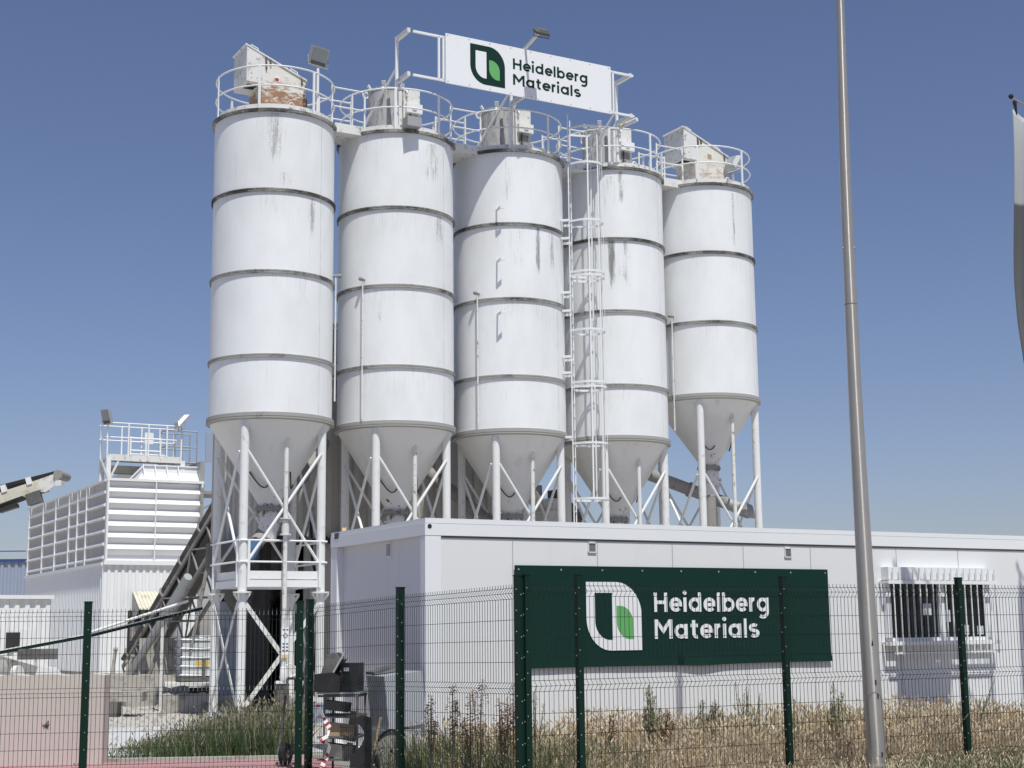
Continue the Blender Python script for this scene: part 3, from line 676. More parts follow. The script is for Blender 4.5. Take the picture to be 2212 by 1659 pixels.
for z in (5.62, 7.0, 8.35, 9.95, 10.35, 8.75, 7.35):
    for y in (-.22, .22): b = MB(); b.bar((R0 - .02, y, z), (R0 + .18, y, z), .06, .05); b.build('wall_bracket', M['white'], ld, smooth=0)
# ------------------------------------------------------------------ site office (modular building)
OC = onY(922, 1118, 17.8); OH = OC.z; OL = 16.0; OD = 3.0
of = thing('site_office', 'long low white modular site office with a dark green sign on its front', 'building', (OC.x, OC.y, 0), ROT)
fz = loc(of, onP(922, 1155.5, OC, W)).z               # underside of the roof edge
b = MB(); b.span((.09, .05, .12), (OL - .06, .11, fz + .02)); b.build('wall', M['office_front'], of, smooth=0)
b = MB(); b.span((.10, .17, .12), (.16, OD - .2, fz + .02)); b.build('wall', M['office_front'], of, smooth=0)
b = MB(); b.span((.2, OD - .1, .12), (OL - .06, OD - .05, fz + .02)); b.span((OL - .06, .0, .12), (OL, OD, fz + .02)); b.build('wall', M['office_front'], of, smooth=0)
b = MB(); b.span((-.012, .026, fz), (OL, OD, OH - .065)); b.span((-.004, .034, OH - .061), (OL, OD, OH)); b.span((.02, .06, OH - .066), (OL - .02, OD - .02, OH - .060)); ro = b.build('roof_edge', M['office_trim'], of, smooth=0)
b = MB(); b.span((.0, .030, OH - .0655), (OL - .1, .05, OH - .0605)); b.build('roof_joint', M['gap'], ro, smooth=0)
b = MB(); b.span((.22, .044, fz - .024), (OL - .1, .06, fz - .001)); b.build('shadow_gap', M['gap'], ro, smooth=0)
for (x, y, sx, sy) in ((-.008, .030, .21, .13), (.0, OD - .2, .16, .2), (OL - .2, .03, .2, .13)):
    b = MB(); b.span((x, y, .02), (x + sx, y + sy, fz - .002)); b.build('corner_post', M['office_trim'], of, smooth=0)
b = MB(); b.span((.01, 0.034, .02), (OL, .1, .14)); b.span((.005, 0.1, .02), (.1, OD, .14)); b.build('base_frame', M['office_trim'], of, smooth=0)
b = MB(); b.tube((.05, .022, OH - .10), (.05, .04, OH - .10), .028, n=14); b.build('lifting_hole', M['black'], ro)
b = MB(); b.tube((.045, OD - .01, .1), (.045, OD - .01, fz), .05, n=10); b.build('rain_pipe', M['rail'], of)
def ofp(px, py, off=0.0): return loc(of, onP(px, py, OC + W * (.05 - off), W))
for px in (1107, 1290, 1452, 1605, 1750, 1935, 2068):
    x = ofp(px, 1190).x; b = MB(); b.span((x - .004, .044, .2), (x + .004, .052, fz - .03)); b.build('panel_joint', M['joint'], of, smooth=0)
for px, py, s in ((1278, 1183, 1), (1701, 1194, 1)):
    p = ofp(px, py); b = MB(); w_ = .062; h_ = .066
    for a, c in (((-w_, -h_), (w_, -h_ + .012)), ((-w_, h_ - .012), (w_, h_)), ((-w_, -h_), (-w_ + .012, h_)), ((w_ - .012, -h_), (w_, h_))): b.span((p.x + a[0], .03, p.z + a[1]), (p.x + c[0], .052, p.z + c[1]))
    v = b.build('vent', M['office_trim'], of, smooth=0); b = MB()
    for q in range(7): b.box((p.x, .043, p.z - .045 + .015 * q), (.10, .012, .004), Matrix.Rotation(.5, 3, 'X'))
    b.span((p.x - .05, .047, p.z - .054), (p.x + .05, .0515, p.z + .054)); b.build('louvre', M['grey_steel'], v, smooth=0)
p = loc(of, onP(841, 1188, OC + U * .10, U)); b = MB(); b.box((.098, p.y, p.z), (.02, .15, .2)); v = b.build('vent', M['office_trim'], of, smooth=0)
b = MB(); b.box((.09, p.y, p.z), (.02, .10, .15)); b.build('louvre', M['grey_steel'], v, smooth=0)
p = loc(of, onP(729, 1158, OC, U)); b = MB(); b.box((-.014, p.y, p.z), (.004, .14, .08)); b.build('maker_plate', M['label_dark'], ro, smooth=0)
p = loc(of, onP(729, 1147, OC, U)); tag(MB().box((0, 0, .03), (.05, .07, .06)).build('sponge_block', M['orange'], None, smooth=0), 'small orange block lying on the left end of the office roof', 'block'); o = bpy.data.objects['sponge_block']; o.location = of.matrix_basis @ Vector((.1, p.y, OH)); 
# ------------------------------------------------------------------ barred window of the office
def wz(py): return ofp(2020, py).z
def wx(px, py=1320): return ofp(px, py).x
x0, x1 = wx(1907), wx(2134); zs0, zs1 = wz(1254), wz(1227); zp = wz(1386)
b = MB(); b.span((x0, -.10, zs0), (x1, .05, zs1)); sh_ = b.build('shutter_box', M['office_trim'], of, smooth=0)
zo0 = wz(1384) ; zo1 = zs0
fxl, fxr = x0 + .02, x1 - .02
b = MB(); T = .055
b.span((fxl, -.01, zo0), (fxl + T * 1.6, .05, zo1 - .002)); b.span((fxr - T * 1.6, -.01, zo0), (fxr, .05, zo1 - .002)); b.span((fxl, -.01, zo0), (fxr, .049, zo0 + .05)); xm = wx(2030)
b.span((xm - .07, -.012, zo0 + .05), (xm + .05, .048, zo1 - .003)); wf = b.build('window', M['office_trim'], of, smooth=0)
b = MB(); b.span((fxl + .05, .030, zo0 + .04), (xm - .03, .046, zo1 - .03)); b.build('pane', M['darkglass'], wf, smooth=0)
b = MB(); b.span((xm + .03, .030, zo0 + .04), (fxr - .05, .046, zo1 - .03)); b.build('pane', M['darkglass'], wf, smooth=0)
b = MB(); b.span((fxl + .03, .0, zo1 - .045), (fxr - .03, .028, zo1 - .004)); b.build('blind_slat', M['grey_steel'], wf, smooth=0)
for (a, c, e, f_) in ((.52, .62, .28, .50), (.70, .80, .04, .22), (.88, .94, .04, .20), (.36, .44, .40, .62)):
    xx = fxl + (fxr - fxl) * a; b = MB(); b.span((xx, .026, zo0 + .05 + (zo1 - zo0) * e * .9), (fxl + (fxr - fxl) * c, .029, zo0 + .05 + (zo1 - zo0) * f_ * .9)); b.build('paper_notice', M['curtain'], wf, smooth=0)
b = MB(); b.span((x0 + .0, -.06, zo0 - .06), (x1, .05, zo0 - .005)); b.build('window_sill', M['office_trim'], wf, smooth=0)
gr = MB(); yb = -.14; zr1 = wz(1257.5) - .01; zr0 = wz(1388) ; zr2 = wz(1408)
nb = 17; bars = []
for q in range(nb):
    x = x0 + .05 + (x1 - x0 - .07) * q / (nb - 1); gr.bar((x, yb, zr2 - .03), (x, yb, zs1 - .015), .016, .016, (1, 0, 0))
g = gr.build('grille_bars', M['rail'], wf, smooth=0)
b = MB()
for z in (zr1, zr0): b.bar((x0 - .05, yb, z), (x1 + .06, yb, z), .022, .052)
b.bar((x0 + .02, yb + .0, zr2), (x1 + .0, yb, zr2), .018, .034)
for x in (x0 - .04, x1 + .05):
    for z in (zr1, zr0): b.bar((x, yb, z), (x, .06, z), .03, .03)
b.build('grille_rails', M['rail'], wf, smooth=0)
# ------------------------------------------------------------------ green sign on the office front
st0 = loc(of, onP(1108, 1220, OC + W * .03, W)); s1 = loc(of, onP(1784, 1231, OC + W * .03, W)); s2 = loc(of, onP(1796, 1431, OC + W * .03, W)); s3 = loc(of, onP(1113, 1445, OC + W * .03, W))
so_ = of.matrix_basis @ Vector((s3.x, .03, 0))
sg = thing('wall_sign', 'large dark green sign with white and green emblem and white lettering on the office front', 'sign', (so_.x, so_.y, 0), ROT)
sx0, sx1 = 0.0, (s1.x + s2.x) / 2 - s3.x; sz0, sz1 = s3.z, (st0.z + s1.z) / 2
# a banner sheet: straight top, lower hem sagging and standing off the wall a little
b = MB(); nx, nz = 60, 40; V0 = []; 
for j in range(nz + 1):
    for i in range(nx + 1):
        f = i / nx; g_ = j / nz; sag = max(0, 1 - g_ / .13) ** 1.6
        x = sx0 + (sx1 - sx0) * f + .02 * f * sag
        hem = sz0 + .035 * math.exp(-((f - .54) / .05) ** 2) * 0 - .012 * math.exp(-((f - .555) / .055) ** 2) + .003 * math.sin(f * 9)
        z = sz1 + (sz0 - sz1) * (1 - g_) + (hem - sz0) * max(0, 1 - g_ / .13)
        y = -.02 - sag * (.004 + .02 * math.exp(-((f - .555) / .06) ** 2) + .002 * math.sin(f * 21))
        V0.append((x, y, z))
vs = V0 + [(x, y + .012, z) for x, y, z in V0]; m = (nx + 1) * (nz + 1); fs = []
for j in range(nz):
    for i in range(nx):
        a = j * (nx + 1) + i; fs.append((a, a + 1, a + nx + 2, a + nx + 1)); fs.append((m + a + nx + 1, m + a + nx + 2, m + a + 1, m + a))
for i in range(nx): fs.append((i + 1, i, m + i, m + i + 1)); a = nz * (nx + 1) + i; fs.append((a, a + 1, m + a + 1, m + a))
for j in range(nz): a = j * (nx + 1); c = a + nx; fs.append((a, a + nx + 1, m + a + nx + 1, m + a)); fs.append((c + nx + 1, c, m + c, m + c + nx + 1))
b.add(vs, fs); b.build('sign_sheet', M['sign_green'], sg)
def sgp(px, py): return loc(sg, onP(px, py, OC + W * .005, W))
e0, e1, e2 = sgp(1265.2, 1256.9), sgp(1388.6, 1404.1), sgp(1386, 1340)
emblem(sg, e0.x, e2.x, e1.z, e0.z, -.026, M['sign_white'], M['sign_green'], M['sign_leaf'])
h0, h1, hb = sgp(1411.8, 1280.2), sgp(1659.5, 1300), sgp(1411.8, 1321.9)
lettering('Heidelberg', h0.x, h1.x, hb.z, h0.z - hb.z, -.026).build('lettering', M['sign_white'], sg, smooth=0)
h0, h1, hb = sgp(1413, 1338.2), sgp(1631.6, 1360), sgp(1413, 1380.2)
lettering('Materials', h0.x, h1.x, hb.z, h0.z - hb.z, -.026).build('lettering', M['sign_white'], sg, smooth=0)
b = MB()
for q in range(9):
    x = sx0 + .05 + (sx1 - sx0 - .1) * q / 8; b.tube((x, -.026, sz1 - .05), (x, -.019, sz1 - .05), .012, n=8)
b.build('top_fixings', M['grey_steel'], bpy.data.objects['sign_sheet'], smooth=0)
# ------------------------------------------------------------------ ribbed sheet helper
def ribbed(b, p0, p1, z0, z1, pitch=.25, depth=.04, nrm=None):
    """vertical trapezoid ribs on a wall from p0 to p1 (2D, local), standing proud along nrm"""
    p0, p1 = Vector((*p0, 0)), Vector((*p1, 0)); d = p1 - p0; L = d.length; d.normalize(); nrm = Vector((*nrm, 0))
    n = max(1, int(round(L / pitch))); pt = L / n; prof = []
    for k in range(n):
        for f, h in ((0, 0), (.45, 0), (.55, 1), (.90, 1)): prof.append(p0 + d * ((k + f) * pt) + nrm * (h * depth))
    prof.append(p1); prof.append(p1 - nrm * .05); prof.append(p0 - nrm * .05)
    b.prism([q + Vector((0, 0, z0)) for q in prof], (0, 0, z1 - z0))
# ------------------------------------------------------------------ mixer tower behind the silos
TB = silo_base(0) + W * 2.55
tw = thing('mixer_tower', 'grey ribbed mixer tower behind the silos with an open dark bay below', 'building', TB, ROT)
def twp(px, py): return loc(tw, onP(px, py, TB, W))
xl_, xr_ = twp(560, 1050).x, twp(1062, 1050).x
ztop = twp(728, 691).z; zc = twp(700, 1168).z
b = MB(); ribbed(b, (xl_, 0), (xr_, 0), zc, 6.9, .34, .08, (0, -1)); ribbed(b, (xl_, 3.2), (xl_, 0), zc, 6.9, .34, .05, (-1, 0)); ribbed(b, (xr_, 0), (xr_, 3.2), zc, 6.9, .34, .05, (1, 0)); b.span((xl_, 3.1, zc), (xr_, 3.25, 6.9)); b.build('wall', M['clad'], tw, smooth=0)
b = MB(); b.span((xl_ + .05, .05, 6.7), (xr_ - .05, 3.1, 6.86)); b.span((xl_, .02, zc), (xr_, 3.1, zc + .12)); b.build('floor', M['dusty_steel'], tw, smooth=0)
xm0, xm1 = twp(690, 800).x, twp(880, 800).x
b = MB(); b.span((xm0, .3, 6.9), (xm1, 2.9, ztop)); b.build('hopper_house', M['clad'], tw, smooth=0)
b = MB()
for z in (7.15, 7.45, 8.3): b.tube((xm0 - .3, .15, z), (xm1 + .3, .15, z), .02, n=6)
b.bar((xm0 + .2, .2, 7.0), (xm0 + 1.2, .2, ztop), .05, .05); b.build('handrail', M['rail'], tw)
b = MB(); b.span((xm0 + .15, .26, 6.95), (xm0 + 1.3, .30, 7.55)); b.build('rusty_panel', M['wood'], tw, smooth=0)
b = MB(); b.span((xl_ + .1, -.2, .0), (xr_ - .1, 3.2, .02)); b.build('bay_floor', M['dark_room'], tw, smooth=0)  # dark sheet laid over the ground to paint in the bay's shade
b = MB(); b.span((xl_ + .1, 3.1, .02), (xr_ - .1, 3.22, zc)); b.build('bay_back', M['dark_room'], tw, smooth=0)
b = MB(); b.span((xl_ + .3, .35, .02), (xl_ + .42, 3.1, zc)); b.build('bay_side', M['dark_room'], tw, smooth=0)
b = MB(); b.span((xr_ - .5, .1, .02), (xr_ - .4, 3.1, zc)); b.build('bay_side', M['clad'], tw, smooth=0)
xq0 = twp(672, 1200).x
b = MB(); ribbed(b, (xq0, .06), (xr_ - .4, .06), .05, zc, .34, .05, (0, -1)); b.build('wall', M['clad'], tw, smooth=0)
for px in (548, 640, 690):
    x = twp(px, 1300).x; b = MB(); b.tube((x, .7, .05), (x, .7, zc), .10, n=12); b.build('column', M['offwhite'], tw)
b = MB(); x = twp(600, 1250).x; b.lathe([(.05, 1.55), (.55, 2.3), (1.0, 3.0), (1.0, zc)], 20, (x, 1.7, 0)); b.build('mixer_hopper', M['dark_steel'], tw)
b = MB(); b.bar((x - .40, 1.1, zc - .6), (x + 1.6, 1.1, zc - .6), .2, .24); b.build('beam', M['dusty_steel'], tw, smooth=0)
b = MB(); b.path([(x + .7, -.1, zc + .4), (x + .72, -.12, zc - .4), (x + .9, -.15, zc - 1.1), (x + .8, -.1, .6)], .03, 6); b.build('cable', M['black'], tw)
# parapet debris: dark ragged lumps on the ledge
b = MB()
for k in range(16):
    xx = xq0 + rng.uniform(-1.3, .9); b.box((xx, -.1 + rng.uniform(-.05, .05), zc + .0), (rng.uniform(.08, .3), .12, rng.uniform(.05, .16)), Matrix.Rotation(rng.uniform(-.3, .3), 3, 'Y'))
b.build('ledge_grime', M['dark_room'], tw, smooth=0)
# ------------------------------------------------------------------ grey duct and weigh box seen under the middle silo
bx = onP(1188, 1112, silo_base(2) + W * 1.6, W)
wb = thing('weigh_box', 'white steel box with a sloping grey chute, seen under the middle silo', 'machine', (bx.x, bx.y, 0), ROT)
zt = loc(wb, onP(1188, 1079, bx, W)).z
b = MB(); b.span((-.22, -.3, .1), (.22, .3, zt)); b.span((-.26, -.33, zt - .30), (.26, .33, zt - .27)); b.build('box', M['white_dirty'], wb, smooth=0)
b = MB(); b.tube((-.25, .1, zt - .1), (-.75, .3, zt + .55), .16, n=14); b.tube((-.75, .3, zt + .55), (-1.0, .4, zt + .62), .16, n=14); b.build('chute', M['cream'], wb)
b = MB(); b.prism([(.24, 0, zt + .25), (.95, 0, zt - .35), (.95, 0, zt - .6), (.24, 0, zt - .6)], (0, .5, 0)); b.build('guard', M['dark_steel'], wb, smooth=0)
for px, lab in ((1163, 'grey steel column standing behind the middle silo'), (1258 + 50, 'grey steel column behind the silo with the caged ladder')):
    q = onP(px, 1080, silo_base(2) + W * 2.0, W); c = thing('support_column', lab, 'column', (q.x, q.y, 0), ROT, 'grey columns behind the silos')
    b = MB(); b.tube((0, 0, .02), (0, 0, 4.9 if px < 1200 else 3.4), .09, n=12); b.build('shaft', M['grey_steel'], c); b = MB(); b.box((0, 0, .02), (.3, .3, .04)); b.build('base_plate', M['grey_steel'], c, smooth=0)
# ------------------------------------------------------------------ aggregate bins (far left)
AB = onY(222, 1300, 46.0); AB.z = 0
ab = thing('aggregate_bins', 'tall white aggregate bin building with banded upper walls and a railed platform', 'building', AB, ROT)
def afp(px, py): return loc(ab, onP(px, py, AB, W))         # front (faces the road)
def asp(px, py): return loc(ab, onP(px, py, AB, U))         # left side
AL, AD = afp(433, 1200).x, asp(58, 1200).y
zlv0, zlv1 = afp(222, 1214).z, afp(222, 1032).z
b = MB(); ribbed(b, (.0, 0), (AL, 0), .45, zlv0 - .08, .22, .035, (0, -1)); w1 = b.build('wall', M['clad_white'], ab, smooth=0)
b = MB(); ribbed(b, (0, AD), (0, 0.01), .45, zlv0 - .08, .22, .035, (-1, 0)); b.build('wall', M['clad_white'], ab, smooth=0)
b = MB(); b.span((.05, AD - .2, .1), (AL, AD, zlv1)); b.span((AL - .1, .1, .1), (AL, AD, zlv1)); b.build('wall', M['clad_white'], ab, smooth=0)
b = MB(); b.span((-.1, -.12, 0), (AL + .2, AD, .45)); b.build('plinth', M['conc_grey'], ab, smooth=0)
# front: folded bands, each a lit slope over a shaded return
prof = [(0.02, zlv0)]; nb_ = 6; hgt = (zlv1 - .10 - zlv0 - .2) / (nb_ + .45)
z = zlv1 - .10; pts = [(-.02, z)]
for k in range(nb_):
    z -= hgt * .46; pts.append((.02 + .0, z)); pts.append((-.16, z - hgt * .52)); z -= hgt * .54
pts = [(0, zlv1 - .1)]; z = zlv1 - .1
pts.append((.05, z - hgt * .36)); z -= hgt * .36
for k in range(nb_):
    pts.append((-.10, z - hgt * .50)); pts.append((-.10, z - hgt * .52)); z -= hgt * .535; pts.append((.05, z - hgt * .465)); z -= hgt * .465
pts.append((.05, zlv0 + .05)); pts += [(.2, zlv0 + .05), (.2, zlv1 - .1)]
b = MB(); b.prism([(.06, y, zz) for y, zz in pts], (AL - .12, 0, 0)); b.build('banded_front', M['clad_white'], ab, smooth=0)
b = MB()
for x in (.0, AL * .5, AL - .05): b.span((x, -.115, zlv0 + .02), (x + (.06 if x != AL * .5 else .03), .06, zlv1 - .02))
b.span((-.02, -.12, zlv1 - .08), (AL + .03, .1, zlv1)); b.span((-.03, -.12, zlv0 - .08), (AL + .03, .1, zlv0 + .05)); b.build('front_frame', M['clad_white'], ab, smooth=0)
b = MB(); b.span((.03, .1, zlv0), (.08, AD, zlv1 - .1)); b.build('side_wall', M['clad'], ab, smooth=0)  # mid grey puts this white side's shade into the sheet colour
b = MB(); m_ = 6
for k in range(m_): 
    zz = zlv1 - .42 - (zlv1 - zlv0 - .45) * k / (m_ - .7); b.prism([(.03, .1, zz + .07), (-.05, .1, zz + .0), (-.05, .1, zz - .04), (.03, .1, zz - .05)], (0, AD - .15, 0))
b.build('side_ledges', M['clad_white'], ab, smooth=0)
b = MB()
for px in (65, 95, 122, 151, 169, 188): y = asp(px, 1150).y; b.span((-.07, y - .04, zlv0), (.03, y + .04, zlv1 - .06))
b.span((-.07, 0.0, zlv1 - .1), (.0, AD, zlv1 - .05)); b.span((-.08, .05, zlv0 - .10), (.03, AD, zlv0)); b.build('side_ribs', M['clad_white'], ab, smooth=0)
# sloping crest over the right half
zcr = afp(330, 1003).z; zcm = (zlv1 + zcr) / 2 + .02; xs0, xs1 = afp(284, 1035).x, afp(316, 1004).x
b = MB(); b.prism([(xs0, .30, zlv1), (AL, .30, zlv1), (AL, .30, zcr), (xs1, .30, zcr)], (0, .05, 0)); b.prism([(xs0 + .22, .02, zlv1 + .001), (AL, .02, zlv1 + .001), (AL, .285, zcm), (xs1 + .0, .285, zcm)], (0, .01, .01)); b.build('crest', M['clad_white'], ab, smooth=0)
b = MB()
for px in (313, 339, 364, 389): x = afp(px, 1020).x; b.bar((x, .02, zlv1), (x, .27, zcr), .02, .10)
b.bar((xs1, .28, zcr), (AL, .28, zcr), .05, .04); b.bar((xs0, .28, zlv1), (xs1, .28, zcr), .05, .04); b.build('crest_ribs', M['clad_white'], ab, smooth=0)
b = MB(); x0_ = afp(245, 1035).x; b.prism([(x0_, 2.5, zlv1), (x0_ + .9, 2.5, zlv1 + .45), (AL, 2.5, zlv1 + .45), (AL, 2.5, zlv1)], (0, .05, 0)); b.build('inner_crest', M['grey_steel'], ab, smooth=0)
# canopy and dark loading opening in the front wall
cx0, cx1 = afp(285, 1290).x, afp(392, 1290).x; cz1, cz0 = afp(300, 1277).z, afp(320, 1314).z
b = MB()
nc = 14
for k in range(nc):
    a = cx0 + (cx1 - cx0) * k / nc; c = cx0 + (cx1 - cx0) * (k + .55) / nc
    b.prism([(a, -.05, cz1), (a, -.85, cz0), (a, -.85, cz0 - .05), (a, -.05, cz1 - .05)], (c - a, 0, 0)); b.prism([(c, -.05, cz1 - .03), (c, -.85, cz0 - .03), (c, -.85, cz0 - .06), (c, -.05, cz1 - .06)], ((cx1 - cx0) / nc * .45, 0, 0))
b.build('canopy', M['cream'], ab, smooth=0)
b = MB(); b.prism([(cx0, -.04, cz1), (cx0, -.85, cz0), (cx0, -.04, cz0 - .6)], (.02, 0, 0)); b.build('canopy_cheek', M['grey_steel'], ab, smooth=0)
ox0, ox1 = afp(273, 1400).x, afp(352, 1400).x
b = MB(); b.span((ox0, -.055, .46), (ox1, -.02, afp(300, 1319).z)); b.build('dark_opening', M['dark_room'], ab, smooth=0)
b = MB()
for px in (303, 325): x = afp(px, 1400).x; b.bar((x, -.12, .5), (x, -.12, cz0), .12, .12)
b.box((afp(296, 1370).x, -.2, afp(296, 1365).z), (.5, .25, .55)); b.bar((afp(300, 1420).x, -.3, .5), (afp(335, 1350).x, -.3, 2.2), .1, .1); b.build('chute_frame', M['dusty_steel'], ab, smooth=0)
# platform on the roof
pz = afp(300, 989).z; px0, px1 = afp(237, 985).x, afp(398, 985).x
b = MB(); b.span((px0, .3, pz - .08), (px1, .42, pz + .12)); b.span((px0, .4, pz - .02), (px1, 1.3, pz + .03)); b.build('platform', M['white_dirty'], ab, smooth=0)
b = MB(); b.span((px0 + .1, .8, pz - .42), (px0 + 1.25, 1.2, pz - .18)); b.build('roof_conveyor', M['cream'], ab, smooth=0)
for x, y in ((px0, .36), (px1, .36), (px0, 1.2), (px1, 1.2)): b = MB(); b.bar((x + .05, y, zlv1 - .02), (x + .05, y, pz), .14, .14); b.build('platform_leg', M['clad_white'], ab, smooth=0)
b = MB(); b.bar((px0 + .1, .34, zlv1), (afp(264, 985).x, .34, pz - .02), .06, .06); b.bar((px0 + .02, .2, zlv1), (px0 - .25, .1, pz - .1), .06, .06); b.build('platform_brace', M['offwhite'], ab, smooth=0)
b = MB(); H_ = 1.02
for y in (.36, 1.2):
    for h in (H_, H_ * .55): b.tube((px0 - .05, y, pz + .1 + h), (px1, y, pz + .1 + h), .023, n=6)
for x in (px0, px1):
    for h in (H_, H_ * .55): b.tube((x, .36, pz + .1 + h), (x, 1.2, pz + .1 + h), .023, n=6)
b.build('guard_rail', M['rail'], ab)
for y in (.36, 1.2):
    for f in (0, .28, .55, .8, 1): b = MB(); x = px0 + (px1 - px0) * f; b.bar((x, y, pz), (x, y, pz + .1 + H_), .042, .042); b.build('rail_post', M['rail'], ab, smooth=0)
b = MB()
for z in (.35, .75): b.tube((px0 + .9, 1.0, pz + z), (px1 - .5, 1.0, pz + z), .03, n=6); b.tube((px0 + .9, 1.15, pz + z - .1), (px1 - .3, 1.15, pz + z - .1), .025, n=6)
for x in (px0 + .9, px0 + 1.4, px1 - .5): b.bar((x, 1.0, pz), (x, 1.0, pz + .8), .05, .05)
b.box((px0 + 1.35, .5, pz + .7), (.28, .08, .36)); b.build('walkway_rail', M['rail'], ab, smooth=0)
b = MB(); X0, X1 = px1 - .15, px1 + .9
for z in (.1, .62, 1.15): b.tube((X0, 1.6, pz + z), (X1, 1.6, pz + z), .022, n=6); b.tube((X0, 2.4, pz + z), (X1, 2.4, pz + z), .022, n=6); b.tube((X0, 1.6, pz + z), (X0, 2.4, pz + z), .022, n=6)
for x in (X0, X0 + .55, X1): b.tube((x, 1.6, pz - .2), (x, 1.6, pz + 1.15), .022, n=6); b.tube((x, 2.4, pz - .2), (x, 2.4, pz + 1.15), .022, n=6)
b.span((X0, 1.6, pz - .25), (X1, 2.4, pz - .17)); b.box((X1 - .2, 2.0, pz + .02), (.5, .4, .22)); b.build('rear_platform', M['grey_steel'], ab, smooth=0)
p = loc(ab, onP(231, 936, AB + W * .36, W)); floodlight(ab, Vector((px0 - .06, .3, pz + .98)), (-.95, -.5, -.35), .34, .50, .17)
floodlight(ab, Vector((px1 - .02, .3, pz + .94)), (.8, .2, -.75), .34, .55, .17)
# ------------------------------------------------------------------ stair tower to the right of the bins
q = onY(445, 1200, 47.5); stt = thing('stair_tower', 'grey steel stair tower between the bins and the leftmost silo', 'tower', (q.x, q.y, 0), ROT)
def stp(px, py): return loc(stt, onP(px, py, Vector((q.x, q.y, 0)), W))
b = MB(); a_, c_ = stp(432, 1053), stp(443, 997); b.span((a_.x, 0, a_.z), (c_.x, 1.2, c_.z)); b.build('cladding', M['grey_steel'], stt, smooth=0)
b = MB(); a_, c_ = stp(446, 997), stp(464, 935); b.span((a_.x, .1, a_.z), (c_.x, .14, c_.z)); b.build('screen', M['clad_blue'], stt, smooth=0)
b = MB(); a_ = stp(436, 1060); c_ = stp(500, 1040)
for x in (a_.x, c_.x): b.bar((x, 0, .02), (x, 0, a_.z + .1), .1, .1); b.bar((x, 1.4, .02), (x, 1.4, c_.z), .1, .1)
b.span((a_.x, 0, a_.z - .1), (c_.x + .3, 1.4, a_.z)); b.bar((a_.x, .05, a_.z - .6), (c_.x, .05, a_.z - .1), .06, .06); b.build('frame', M['dusty_steel'], stt, smooth=0)
b = MB()
for k in range(9): zz = a_.z + .22 * k; b.tube((c_.x - .35, .05, zz), (c_.x + .15, .05, zz), .02, n=6)
for x in (c_.x - .35, c_.x - .1, c_.x + .15): b.tube((x, .05, a_.z), (x, .05, a_.z + 2.0), .025, n=6)
b.build('cage', M['grey_steel'], stt)
# ------------------------------------------------------------------ inclined belt conveyor up to the mixer tower
def conveyor(name, label, p0, p1, wdt, hgt, mat_b, roller=.9, tubeclr=True):
    t = thing(name, label, 'conveyor', p0, 0)
    P1 = Vector(p1) - Vector(p0); d = P1.normalized(); side = d.cross(Vector((0, 0, 1))).normalized(); up = side.cross(d); L = P1.length
    for s in (-1, 1):
        b = MB(); o = side * (s * wdt / 2)
        b.bar(o, P1 + o, .06, .10, up); b.bar(o - up * hgt, P1 + o - up * hgt, .07, .09, up)
        n = int(L / 1.0)
        for k in range(n):
            a, c = d * (L * k / n), d * (L * (k + 1) / n)
            b.bar(a + o, a + o - up * hgt, .04, .04, side)
            b.bar((a if k % 2 else c) + o, (c if k % 2 else a) + o - up * hgt, .04, .04, side)
        b.build('side_truss', M['dusty_steel'], t, smooth=0)
    b = MB(); n = int(L / 1.0)
    for k in range(n + 1):
        a = d * (L * k / n); b.bar(a - side * wdt / 2 - up * hgt, a + side * wdt / 2 - up * hgt, .05, .05)
    b.build('cross_bars', M['dusty_steel'], t, smooth=0)
    b = MB(); pr = [(-.5, .20), (-.34, .06), (.34, .06), (.5, .20), (.5, .22), (.34, .08), (-.34, .08), (-.5, .22)]
    b.prism([side * (x * wdt) + up * (y + .06) for x, y in pr], P1); b.bar(-up * .12, P1 - up * .12, wdt * .8, .02, up); b.build('belt', M['dark_steel'], t, smooth=0)
    k = .5
    while k < L:
        for s in (-1, 1):
            o = d * k + side * (s * wdt * .53); b = MB(); b.path([o, o + up * .14 + side * s * .05, o + up * .27, o + up * .29 - side * s * .08], .03, 5); b.build('roller_bracket', M['dusty_steel'], t)
        k += roller
    return t, d, side, up, L
cp0, cp1 = onY(296, 1440, 42.5), onY(655, 835, 35.2)
tc, d_, s_, u_, L_ = conveyor('belt_conveyor', 'long dark belt conveyor climbing behind the leftmost silo', cp0, cp1, .85, .75, None, roller=1.35)
b = MB(); o = s_ * .75 - u_ * .9; a = Vector((0, 0, 0)) + d_ * .9; b.tube(a + o, d_ * 5.2 + o, .11, n=12); b.build('return_duct', M['lamp_body'], tc)
b = MB()
for k in (3.0, 6.0, 9.0):
    f = d_ * k
    for s in (-1, 1): b.bar(f + s_ * (s * .42) - u_ * .75, Vector((f.x + s_.x * s * .9, f.y + s_.y * s * .9, -cp0.z)), .08, .08)
b.build('trestle', M['dusty_steel'], tc, smooth=0)
